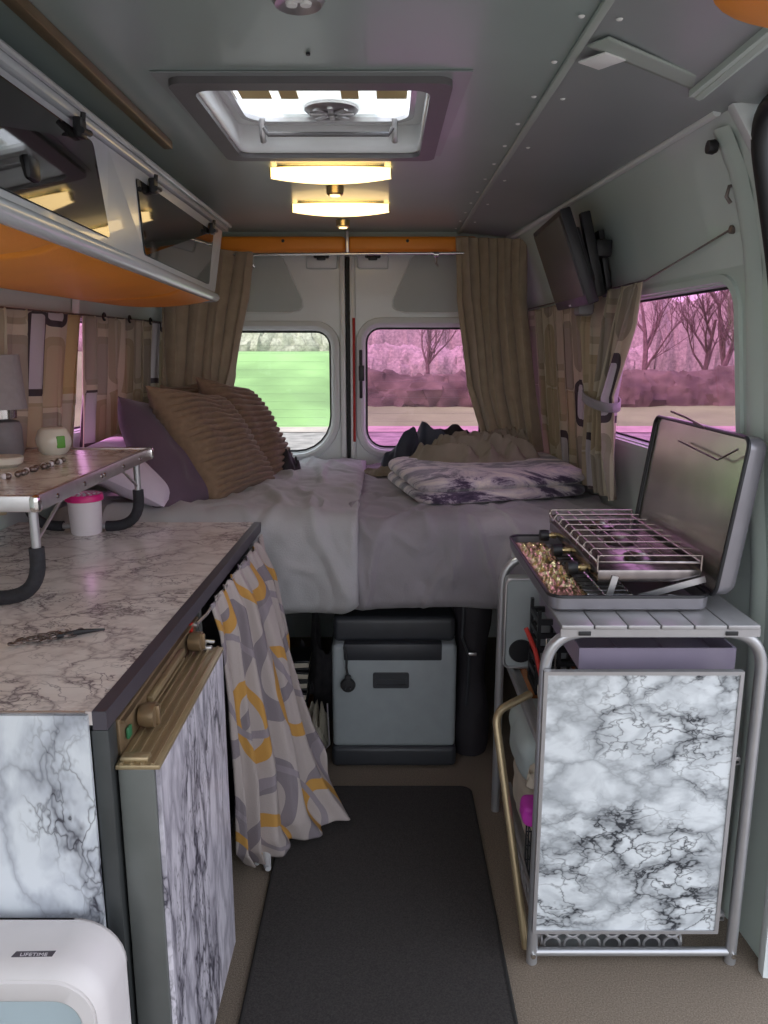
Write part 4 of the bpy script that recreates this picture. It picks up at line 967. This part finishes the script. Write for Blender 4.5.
# right of cool box: tall black bag, boxes
b0 = P(468, 760, Y=2.50)
t = thing('black_bag', (b0.x, 2.50, 0), 'tall black bag standing between the cool box and the trolley', 'bag')
mb = MB()
def bag(u, v):
    a = u*2*PI; z = lerp(.004, .62, v); w = .058+.01*math.sin(v*9)+.006*nz(math.cos(a)*2, v*8, 3); w *= (1-.5*max(0, (v-.9)/.1)**2)
    return Vector((b0.x+.005+w*math.cos(a), 2.52+w*.9*math.sin(a), z))
mb.grid(bag, 24, 30, cu=True); mb.build('bag_body', M['blackcloth'], t)
mb = MB(); mb.tube([(b0.x-.03, 2.462, .60), (b0.x-.035, 2.455, .45), (b0.x-.01, 2.455, .38), (b0.x-.015, 2.46, .2)], .005, 6); mb.build('strap', M['cooldark'], t)
mb = MB(); mb.box((b0.x, 2.456, .39), (.03, .01, .012), None, .003); mb.build('buckle', M['alu'], t)
bx = P(472, 612, Y=2.62); mb = MB(); mb.bb((bx.x-.03, 2.60, .5), (bx.x+.03, 2.7, .595), .003); mb.bb((bx.x-.028, 2.602, .0), (bx.x+.028, 2.698, .5)); tag(mb.build('cardboard_box', M['yellow']), 'yellowish box end just visible under the bed above the black bag', 'box')
# under-bed left clutter
c = P(291, 680, Y=2.62)
for k, w_ in enumerate(('bottom book', 'second book from the bottom', 'middle book', 'second book from the top', 'top book')):
    rt = Matrix.Rotation(.10*(k % 2)-.05, 3, 'Y'); z = c.z-.098+.040*k
    t = thing('book', (c.x+.004*k, 2.66, z-.01), w_+' of the dark stack on the brown box under the bed', 'book', 'dark books stacked under the bed')
    mb = MB(); mb.box((c.x+.004*k, 2.66, z-.010), (.11, .14, .008), rt, .002); mb.box((c.x+.004*k, 2.66, z+.018), (.11, .14, .008), rt, .002); mb.box((c.x-.05+.004*k, 2.66, z+.004), (.008, .138, .03), rt, .002); mb.build('cover', M['black'], t)
    mb = MB(); mb.box((c.x+.004*k+.002, 2.66, z+.004), (.10, .134, .018), rt, .002); mb.build('pages', M['creamcloth'], t)
mb = MB(); mb.bb((c.x-.07, 2.59, .0), (c.x+.07, 2.75, c.z-.115), .008); tag(mb.build('storage_box', M['wood']), 'brown storage box under the books below the bed', 'box')
tag(crumple((P(316, 735, Y=2.55).x, 2.58, .002), .05, .06, .16, M['creamcloth'], 'cloth_bag', 51), 'crumpled cream cloth on the floor left of the cool box', 'cloth')
tag(crumple((P(318, 700, Y=2.85).x, 2.86, .002), .13, .12, .46, M['greybag'], 'blanket_bundle', 55), 'dark grey blanket bundle under the bed beside the cool box', 'blanket')
mb = MB(); q = P(300, 760, Y=2.45); mb.tube([Vector((q.x, 2.55, .10)), Vector((q.x+.02, 2.48, .02)), Vector((q.x+.06, 2.46, .006)), Vector((q.x+.10, 2.5, .03)), Vector((q.x+.09, 2.56, .16))], .003, 6)
tag(mb.build('loose_cable', M['whitecloth']), 'thin pale loose cable on the floor left of the cool box', 'cable')

# ------------------------------------------------------------------ trolley
TX, TR_, TYN, TYF, TT = .345, .808, 1.545, 2.15, .815
t = thing('trolley', ((TX+TR_)/2, 1.85, 0), 'silver tubular trolley with slatted top and marble vinyl end panel by the right wall', 'trolley')
for Y in (TYN, TYF):
    mb = MB(); mb.tube(rpath([(TX, Y, .0), (TX, Y, TT), (TR_, Y, TT), (TR_, Y, .0)], .09, 9), .0125, 14); mb.build('tube_frame', M['alupaint'], t)
mb = MB(); mb.tube([(TX, TYN, .028), (TR_, TYN, .028)], .010, 10); mb.build('bottom_rail', M['alupaint'], t)
for X in (TX, TR_):
    mb = MB(); mb.lathe([(.001, -.018), (.006, -.018), (.006, .0), (.001, .0)], (X, TYN, .028), 10, 'Y'); mb.build('bolt', M['chrome'], t)
# slatted top
mb = MB(); n = 6; a0, a1 = TX+.025, TR_-.02; w = (a1-a0)/n
for k in range(n): mb.bb((a0+k*w+.0015, TYN-.022, TT+.012), (a0+(k+1)*w-.0015, TYF+.022, TT+.022), .002)
mb.bb((a0, TYN-.020, TT-.004), (a1, TYN-.012, TT+.013)); mb.bb((a0, TYF+.012, TT-.004), (a1, TYF+.02, TT+.013)); mb.build('slatted_top', M['slat'], t)
for X in (a0+.05, a1-.06):
    mb = MB(); mb.box((X, TYN-.0215, TT+.004), (.026, .003, .009), None, .001); mb.build('clip', M['black'], t)
for Zs in (.50, .10):
    mb = MB()
    mb.bb((TX+.012, TYN+.02, Zs-.008), (TX+.026, TYF-.01, Zs+.012), .002); mb.bb((TR_-.026, TYN+.02, Zs-.008), (TR_-.012, TYF-.01, Zs+.012), .002)
    for k in range(9):
        X = lerp(TX+.03, TR_-.03, k/8); mb.bb((X-.014, TYN+.02, Zs-.003), (X+.014, TYF-.01, Zs+.003))
    mb.build('shelf', M['slat'], t)
# marble end panel w/ frame
px0, px1, pz0, pz1 = P(540, 760, Y=1.52).x, P(741, 700, Y=1.52).x, .10, .737
mb = MB(); mb.bb((px0+.005, TYN-.026, pz0+.005), (px1-.005, TYN-.018, pz1-.008)); mp_ = mb.build('end_panel', M['mpanel'], t, smooth=False)
mb = MB(); mb.plate([(px0, pz0), (px1, pz0), (px1, pz1), (px0, pz1)], [[(px0+.008, pz0+.008), (px1-.008, pz0+.008), (px1-.008, pz1-.008), (px0+.008, pz1-.008)]], .014, lambda a, b, d: Vector((a, TYN-.030+d, b))); mb.build('panel_frame', M['slat'], mp_, smooth=False)
# outward swung side bar
mb = MB(); A_ = P(526, 948, Y=1.58); B_ = P(495, 712, Y=1.74); C_ = P(530, 694, Y=1.80)
mb.tube(rpath([A_, B_, C_], .035), .010, 12); mb.build('side_bar', M['gold'], t)
# lilac tray under top
mb = MB(); mb.bb((.44, 1.62, .70), (.78, 2.06, .706)); 
mb.bb((.44, 1.615, .70), (.78, 1.62, .75)); mb.bb((.44, 2.06, .70), (.78, 2.065, .75)); mb.bb((.435, 1.615, .70), (.44, 2.065, .75)); mb.bb((.78, 1.615, .70), (.785, 2.065, .75))
for X in (.55, .66): mb.bb((X, 1.62, .706), (X+.004, 2.06, .712))
mb.build('hanging_tray', M['lilac'], t)
# grey case with black round foot standing on shelf
g0 = P(497, 683, Y=2.08); g1 = P(560, 583, Y=2.08)
t2 = thing('grey_case', ((g0.x+g1.x)/2, 2.09, .51), 'flat grey case with a black round pad, upright on the trolley middle shelf', 'case')
gz0, gz1 = .513, .775
mb = MB(); mb.plate(rr(g0.x+.014, gz0, g1.x+.03, gz1, .018), [], .045, lambda a, b, d: Vector((a, 2.06+d, b))); mb.build('shell', M['caseg'], t2)
mb = MB(); L = rr(g0.x+.014, gz0, g1.x+.03, gz1, .018); mb.tube([(a, 2.06, b) for a, b in L], .004, 8, closed=True); mb.build('bead', M['alu'], t2)
pd = P(521, 651, Y=2.06); mb = MB(); mb.lathe([(.001, -.006), (.033, -.005), (.035, 0)], (pd.x, 2.06, pd.z+.0), 28, 'Y'); mb.build('round_pad', M['black'], t2)
# black crate + red strap
mb = MB(); kx = P(545, 640, Y=1.95).x
for k in range(6):
    z = .516+.038*k; mb.bb((kx-.035, 1.88, z), (kx+.12, 1.89, z+.014)); mb.bb((kx-.035, 1.88, z), (kx-.027, 1.99, z+.014)); mb.bb((kx+.112, 1.88, z), (kx+.12, 1.99, z+.014)); mb.bb((kx-.035, 1.98, z), (kx+.12, 1.99, z+.014))
for X in (-.035, .02, .07, .112): mb.bb((kx+X, 1.879, .513), (kx+X+.008, 1.891, .745)); mb.bb((kx+X, 1.979, .513), (kx+X+.008, 1.991, .745))
mb.bb((kx-.035, 1.88, .5125), (kx+.12, 1.99, .518))
tag(mb.build('rack_basket', M['black']), 'black plastic rack basket on the trolley middle shelf beside the grey case', 'basket')
A_, B_ = P(526, 628, Y=1.86), P(541, 676, Y=1.84)
mb = MB(); mb.tube([A_, A_.lerp(B_, .5)+Vector((.004, 0, .004)), B_], .006, 8); tag(mb.build('red_handle', M['red']), 'thin red handle hanging against the black basket on the trolley', 'handle')
mb = MB(); q = P(546, 650, Y=1.80)
for k in range(3): mb.tube([Vector((q.x+.012*k, 1.80, .513)), Vector((q.x+.012*k, 1.80, .70))], .002, 6)
mb.tube([Vector((q.x, 1.80, .70)), Vector((q.x+.024, 1.80, .70))], .002, 6); mb.bb((q.x-.006, 1.79, .5125), (q.x+.03, 1.81, .516)); tag(mb.build('wire_stand', M['chrome']), 'thin chrome wire stand on the trolley shelf in front of the black basket', 'stand')
for k in range(3):
    mb = MB(); q = P(533+5*k, 700+9*k, Y=1.85-.06*k); mb.lathe([(.001, 0), (.014, 0), (.016, .01), (.016, .03), (.001, .032)], (q.x+.03, q.y+.02, .5125), 20); tag(mb.build('jar', M['ceramic']), ('small white jar on the trolley middle shelf, farthest from the marble panel', 'small white jar on the trolley middle shelf, between two others', 'small white jar on the trolley middle shelf, nearest the marble panel')[k], 'jar', 'small white jars on the trolley middle shelf')
# lower shelf things
mb = MB(); q = P(505, 700, Y=2.10); mb.bb((q.x-.0+.045, 2.10, .115), (q.x+.30, 2.125, .49), .003); tag(mb.build('wood_board', M['wood']), 'orange brown wooden board standing at the back of the trolley lower shelf', 'board')
def bolster(lo, hi, m, name, seed):
    mb = MB(); lo, hi = Vector(lo), Vector(hi); c = (lo+hi)/2; h = (hi-lo)/2
    bmesh.ops.create_icosphere(mb.bm, subdivisions=5, radius=1)
    for v in mb.bm.verts:
        d = v.co.normalized(); s_ = 1/ (abs(d.x)**5+abs(d.y)**5+abs(d.z)**5)**.2
        k = d*s_*(1+.05*nz(d.x*2.5+seed, d.y*2.5, d.z*2.5))
        v.co = Vector((c.x+k.x*h.x*.95, c.y+k.y*h.y*.95, c.z+k.z*h.z*.95))
    return mb.build(name, m)
tag(bolster((.350, 1.80, .27), (.62, 2.085, .43), M['palecloth'], 'folded_towel', 1), 'pale aqua folded towel on the trolley lower shelf in front of the wooden board', 'towel')
tag(bolster((.362, 1.76, .112), (.64, 2.07, .275), M['creamcloth'], 'folded_linen', 5), 'cream folded linen under the pale aqua towel in the trolley', 'linen')
tag(crumple(P(532, 775, Y=1.74)+Vector((.02, 0, -.02)), .035, .04, .05, M['creamcloth'], 'soft_bundle', 61), 'small cream bundle on the linen inside the trolley', 'cloth')
q = P(535, 812, Y=1.66); tag(bolster((q.x-.035, 1.63, q.z-.03), (q.x+.06, 1.70, q.z+.03), M['pinkbag'], 'magenta_pouch', 8), 'bright magenta pouch in the trolley, beside its front left tube', 'pouch')
q = P(520, 835, Y=1.68); t3 = thing('wire_basket', (q.x, 1.7, .12), 'dark wire basket on the trolley lower shelf holding the magenta pouch', 'basket')
mb = MB()
for z in (.16, .20, .24, .28): mb.tube([(.362, 1.60, z-.04), (.362, 1.75, z-.04), (.66, 1.75, z-.04), (.66, 1.60, z-.04)], .002, 6, closed=True)
for k in range(6): mb.tube([(.362, 1.60+.03*k, .118), (.362, 1.60+.03*k, .242)], .002, 6)
for k in range(12): mb.tube([(.362+.027*k, 1.60, .118), (.362+.027*k, 1.60, .242)], .002, 6); mb.tube([(.362+.027*k, 1.60, .118), (.362+.027*k, 1.75, .118)], .002, 6)
mb.build('wire_body', M['cooldark'], t3)
mb = MB(); mb.bb((.372, 1.61, .125), (.62, 1.74, .18), .02, 3); tag(mb.build('blue_pouch', M['navy']), 'dark blue pouch low inside the trolley wire basket', 'pouch')
# lattice basket at bottom
t4 = thing('lattice_basket', (.5, 1.62, 0), 'grey plastic basket with lattice sides on the floor under the trolley panel', 'basket')
lx0, lx1 = .372, .70
mb = MB()
def latt(mb, p0, p1, z0, z1):
    L = (p1-p0).length; nx = max(2, int(L/.042)); d = (p1-p0)/nx
    for i in range(nx):
        for j in range(2):
            c = p0+d*(i+.5)+Vector((0, 0, lerp(z0, z1, (j+.5)/2))); R_ = min(d.length, (z1-z0)/2)*.5
            mb.tube([c+(d.normalized()*math.cos(a)+Vector((0, 0, 1))*math.sin(a))*R_ for a in [k*2*PI/12 for k in range(12)]], .0032, 6, closed=True)
    for z in (z0, z1): mb.tube([p0+Vector((0, 0, z)), p1+Vector((0, 0, z))], .005, 6)
latt(mb, Vector((lx0, 1.565, 0)), Vector((lx1, 1.565, 0)), .012, .088); latt(mb, Vector((lx0, 1.565, 0)), Vector((lx0, 1.95, 0)), .012, .088); latt(mb, Vector((lx1, 1.565, 0)), Vector((lx1, 1.95, 0)), .012, .088); latt(mb, Vector((lx0, 1.95, 0)), Vector((lx1, 1.95, 0)), .012, .088)
mb.build('lattice_side', M['slat'], t4)
mb = MB(); mb.bb((lx0, 1.565, .004), (lx1, 1.95, .010)); mb.build('bottom', M['slat'], t4)
tag(bolster((lx0+.02, 1.63, .012), (lx1-.15, 1.9, .080), M['palecloth'], 'rolled_cloth', 9), 'pale cloth inside the lattice basket under the trolley', 'cloth')

# ------------------------------------------------------------------ camping stove
SZ = TT+.0225
sx0, sx1, sy0, sy1 = .36, .715, 1.60, 2.17
t = thing('camping_stove', ((sx0+sx1)/2, (sy0+sy1)/2, SZ), 'open folding camping stove with wire grill and raised lid, on the trolley', 'camping stove')
mb = MB()
pr = [(0.04, 0), (.012, .0), (.002, .008), (0, .03), (.0, .034), (.006, .034), (.008, .010), (.03, .006)]
def tray(u, v):
    k = pr[int(round(v*7))]; L = rr(sx0+k[0], sy0+k[0], sx1-k[0], sy1-k[0], max(.012, .03-k[0]*.5)); i = int(round(u*len(L))) % len(L); return Vector((L[i][0], L[i][1], SZ+k[1]))
mb.grid(tray, 28, 7, cu=True); mb.plate(rr(sx0+.02, sy0+.02, sx1-.02, sy1-.02, .02), [], .004, lambda a, b, d: Vector((a, b, SZ+.002+d))); mb.build('base_tray', M['stovepaint'], t)
mb = MB(); mb.tube([(a, b, SZ+.036) for a, b in rr(sx0+.002, sy0+.002, sx1-.002, sy1-.002, .03)], .004, 8, closed=True); mb.build('rim_seal', M['black'], t)
# lid
lh = .345; lean = .045; dpt = .045
def lidp(y, k, d): # k height 0..1, d depth
    return Vector((sx1+.004+lean*k+d, y, SZ+.036+lh*k))
mb = MB(); prl = [(0.0, 0), (0, .03), (.008, .042), (.03, .046)]
def lid_(u, v):
    k = prl[int(round(v*3))]; L = rr(sy0+k[0], k[0], sy1-k[0], lh-k[0], max(.008, .025-k[0]*.6)); i = int(round(u*len(L))) % len(L)
    return Vector((sx1+.004+lean*L[i][1]/lh+k[1], L[i][0], SZ+.036+L[i][1]))
mb.grid(lid_, 28, 3, cu=True); mb.plate(rr(sy0+.02, .02, sy1-.02, lh-.02, .02), [], .003, lambda a, b, d: Vector((sx1+.004+lean*b/lh+.043+d, a, SZ+.036+b))); ld = mb.build('lid', M['stovepaint'], t)
mb = MB(); mb.plate(rr(sy0+.004, .004, sy1-.004, lh-.004, .02), [], .002, lambda a, b, d: Vector((sx1+.004+lean*b/lh+.006+d, a, SZ+.036+b))); mb.build('lid_inner', M['stovein'], ld)
mb = MB(); mb.tube([(sx1+.004+lean*b/lh, a, SZ+.036+b) for a, b in rr(sy0, 0, sy1, lh, .025)], .0045, 8, closed=True); mb.build('lid_seal', M['black'], ld)
mb = MB(); mb.tube([lidp(1.62, .93, -.012), lidp(1.70, .83, -.014), lidp(1.95, .87, -.010)], .0022, 6); mb.tube([lidp(1.82, 1.0, -.004), lidp(1.95, 1.04, -.003), lidp(2.06, 1.06, -.002)], .003, 6); mb.build('prop_wire', M['chain'], ld)
# burner box
bx0, bx1, by0, by1, bz_ = .475, .705, 1.645, 2.20, .912
mb = MB(); mb.bb((bx0, by0, bz_-.018), (bx1, by1-.05, bz_+.010), .003); bb_ = mb.build('burner_box', M['steel'], t)
for s in (0, 1, 2):
    yy = 1.74+.165*s
    if s < 3:
        mb = MB(); mb.lathe([(.001, 0), (.036, 0), (.040, .008), (.026, .014), (.024, .02), (.001, .022)], (.60, yy, bz_+.010), 24); mb.build('burner', M['steel'] if s != 1 else M['chain'], bb_)
mb = MB()
for k in range(7): mb.tube([(bx0+.012+.034*k, by0+.004, bz_+.040), (bx0+.012+.034*k, by1-.055, bz_+.040)], .0012, 6)
for k in range(9):
    y = lerp(by0+.004, by1-.055, k/8); mb.tube([(bx0-.004, y, bz_+.030), (bx0+.004, y, bz_+.042), (bx1, y, bz_+.042)], .0015, 6)
    for q in range(2): mb.tube([Vector((bx0+.002, y+.012*math.cos(a)+.012, bz_+.028+.012*math.sin(a))) for a in [i*2*PI/10 for i in range(10)]], .0016, 6, closed=True)
mb.tube([(bx0, by0+.004, bz_+.026), (bx1, by0+.004, bz_+.026), (bx1, by1-.055, bz_+.026), (bx0, by1-.055, bz_+.026)], .0028, 6, closed=True)
for (X, Y) in ((bx0, by0+.004), (bx1, by0+.004), (bx1, by1-.055), (bx0, by1-.055)): mb.tube([(X, Y, bz_+.005), (X, Y, bz_+.042)], .0025, 6)
mb.build('wire_grill', M['grillwire'], bb_)
mb = MB(); mb.box((.505, by0-.004, bz_-.035), (.014, .004, .065), Matrix.Rotation(.25, 3, 'Y')); mb.box((.64, by0-.006, bz_-.030), (.15, .004, .014), Matrix.Rotation(-.28, 3, 'Y')); mb.build('support_strut', M['alu'], t)
for Y in (1.74, 1.90, 2.06):
    mb = MB(); mb.lathe([(.001, -.012), (.0155, -.011), (.0165, 0), (.015, .012), (.001, .013)], (.440, Y, bz_-.012), 20, 'X'); kn = mb.build('knob', M['black'], t)
    mb = MB(); mb.tube([(.453, Y, bz_-.012), (.478, Y, bz_-.010)], .006, 8); mb.lathe([(.001,-.006),(.009,-.006),(.009,.006),(.001,.006)], (.466, Y, bz_-.012), 10, 'X'); mb.build('valve_stem', M['brass'], kn)
# base contents: foil and grill pan
t5 = thing('grill_rack', (.45, 1.85, SZ+.008), 'wire grill rack lying in the bottom of the open stove', 'rack')
mb = MB()
for k in range(16): y = lerp(1.63, 2.12, k/15); mb.tube([(.375, y, SZ+.022), (.56, y, SZ+.022)], .0016, 6)
for X in (.375, .43, .50, .56): mb.tube([(X, 1.63, SZ+.019), (X, 2.12, SZ+.019)], .0025, 6)
for X in (.375, .56):
    for y in (1.64, 2.11): mb.tube([(X, y, SZ+.006), (X, y, SZ+.019)], .0025, 6)
mb.build('wire_rack', M['chrome'], t5)
def foil(x0, x1, y0, y1, seed, h):
    mb = MB()
    def f(u, v):
        x, y = lerp(x0, x1, u), lerp(y0, y1, v); e = min(u, 1-u, v, 1-v)*6
        return Vector((x+.004*nz(x*60, y*60, 3), y+.004*nz(x*60, y*60, 8), SZ+.026+min(1, e)*h*(.5+.5*abs(nz(x*45, y*45, seed))*2+.4*nz(x*110, y*110, seed))))
    mb.grid(f, 40, 70); return mb.build('crumpled_foil', M['foil'], solid=.0008)
tag(foil(.370, .455, 1.63, 2.13, 4, .018), 'crumpled golden foil along the left side of the stove tray', 'foil')
mb = MB(); mb.box((.655, 1.632, SZ+.02), (.05, .02, .016), Matrix.Rotation(.1, 3, 'Y'), .004); tag(mb.build('foil_scrap', M['whitecloth']), 'small white scrap in the near right corner of the stove tray', 'scrap')

# ------------------------------------------------------------------ outdoors
mb = MB()
def gz(x, Y):
    z = -.55; k = max(0, min(1, (-.4-x)/1.8)); k = k*k*(3-2*k)
    if Y > 20: z += lerp(.55, 1.88, k)*min(1, max(0, (Y-20)/9))
    z += .12*nz(x*.12, Y*.12, 3)*min(1, max(0, (Y-20)/5))
    return z
mb.grid(lambda a, b: Vector((lerp(-26, 45, a), lerp(19.6, 46, b), gz(lerp(-26, 45, a), lerp(19.6, 46, b)))), 160, 60)
struct(mb.build('floor', M['grass']))
mb = MB(); mb.bb((-40, -30, -.62), (60, 20.2, -.56)); struct(mb.build('floor', M['gravel'], smooth=False))
mb = MB(); mb.grid(lambda a, b: Vector((lerp(-26, 45, a), lerp(18.6, 20.6, b)+.6*nz(a*6, 0), -.545+.03*max(0, b-.8))), 40, 6); tag(mb.build('gravel_path', M['path']), 'pale gravel path outside between the van and the grass bank', 'path')
def hedge(x0, x1, Y, h, d, label, m, seed, name='hedge'):
    mb = MB()
    def f(u, v):
        x = lerp(x0, x1, u); a = v*PI; zb = gz(x, Y)-.1
        k = 1+.25*nz(x*1.1, v*3, seed)+.15*nz(x*3.5, v*9, seed+2)+.1*nz(x*8, v*18, seed+4)
        return Vector((x+.2*nz(x*4, v*9, seed), Y - d*math.cos(a)*k, zb+h*math.sin(a)*k))
    mb.grid(f, 260, 26); o = mb.build(name, m); return tag(o, label, 'hedge')
hedge(-1.2, 40, 25, 1.0, 1.2, 'dark scrub hedge on the grass bank seen through the pink windows', M['bank'], 2)
hedge(-24, 12, 36, 1.6, 1.2, 'light twiggy hedge beyond the green bank seen through the clear rear window', M['thatch'], 6)
hedge(-1.6, 48, 42, 4.2, 1.5, 'distant haze of woodland behind the scrub hedge, seen through the pink windows', M['thatch'], 16)
def tree(x, Y, H, label, seed):
    rnd = random.Random(seed); zb = gz(x, Y)-.1
    t = thing('bare_tree', (x, Y, zb), label, 'tree', 'bare trees beyond the bank')
    mb = MB(); mbt = MB()
    def br(p, d, L, r, lev):
        n = 4; pts = [p]; q = p.copy(); dd = d.copy()
        for i in range(n):
            dd = (dd+Vector((rnd.uniform(-.2, .2), rnd.uniform(-.2, .2), rnd.uniform(-.02, .12)))).normalized(); q = q+dd*L/n; pts.append(q.copy())
        tgt = mbt if lev == 0 else mb
        tgt.tube(pts, [r*(1-.6*i/n) for i in range(n+1)], 6 if lev < 2 else 4, caps=False)
        if lev < 4:
            for k in range(5 if lev < 3 else 4):
                i = rnd.randint(1, n); a = rnd.uniform(0, 6.28); s = rnd.uniform(.35, .9)
                nd = (dd*.8+Vector((math.cos(a)*s, math.sin(a)*s, rnd.uniform(.0, .4)))).normalized()
                br(pts[i], nd, L*rnd.uniform(.5, .75), r*.45, lev+1)
    br(Vector((x, Y, zb)), Vector((0, 0, 1)), H*.42, H*.018, 0)
    mb.build('branches', M['bark'], t); mbt.build('trunk', M['bark'], t)
k = 0
for (x, Y, H, lab) in [(1.6, 27, 5.5, 'bare tree centred in the pink rear window'), (4.2, 34, 6, 'bare tree at the right part of the pink rear window'), (-1.5, 33, 5, 'bare tree behind the gap of the two rear doors'), (-4.5, 36, 5, 'bare tree seen top right through the clear rear window'), (-6.5, 38, 5, 'bare tree seen top left through the clear rear window'),
      (11.5, 27, 7, 'bare tree at the left part of the side window'), (13.5, 29, 7.5, 'bare tree in the left centre of the side window'), (15.2, 27.5, 8, 'bare tree in the centre of the side window'), (17.3, 30, 7, 'bare tree in the right centre of the side window'), (14.4, 33, 8, 'bare tree farthest back in the side window'), (12.6, 31, 6.5, 'bare tree just behind the leftmost one in the side window'), (19.0, 30, 7.5, 'bare tree at the right edge of the side window'), (10.0, 30, 7, 'bare tree behind the tied curtain at the side window')]:
    tree(x, Y, H, lab, 100+k); k += 1

# ------------------------------------------------------------------ light
w = bpy.data.worlds.new('World'); S.world = w; w.use_nodes = True; nt = w.node_tree
bg = nt.nodes['Background']
tc = N(nt, 'ShaderNodeTexCoord'); sp = N(nt, 'ShaderNodeSeparateXYZ'); nt.links.new(tc.outputs['Generated'], sp.inputs[0])
r = ramp(nt, [(.0, (.16,.15,.14)), (.49, (.20,.19,.18)), (.52, (.84,.85,.87)), (.75, (.80,.85,.95)), (1, (.72,.82,1.0))])
nt.links.new(mth(nt, 'MULTIPLY_ADD', sp.outputs[2], .5, .5), r.inputs['Fac']); nt.links.new(r.outputs[0], bg.inputs['Color']); bg.inputs['Strength'].default_value = 1.0

sl = bpy.data.lights.new('sun', 'SUN'); sl.energy = 1.6; sl.angle = math.radians(12); sl.color = (1, .95, .86)
so = bpy.data.objects.new('sun', sl); COL.objects.link(so); so.rotation_euler = Vector((.62, .42, -.95)).to_track_quat('-Z', 'Y').to_euler()
cam = bpy.data.cameras.new('Camera'); co = bpy.data.objects.new('Camera', cam); COL.objects.link(co)
co.location = (0, 0, CAMZ); co.rotation_euler = (PI/2-TH, 0, 0)
cam.sensor_fit = 'HORIZONTAL'; cam.sensor_width = 36; cam.lens = 36*F/768; cam.clip_start = .02; cam.clip_end = 300
S.camera = co
S.view_settings.view_transform = 'Standard'; S.view_settings.look = 'None'; S.view_settings.gamma = 1; S.view_settings.use_curve_mapping = False
S.view_settings.exposure = 1.28
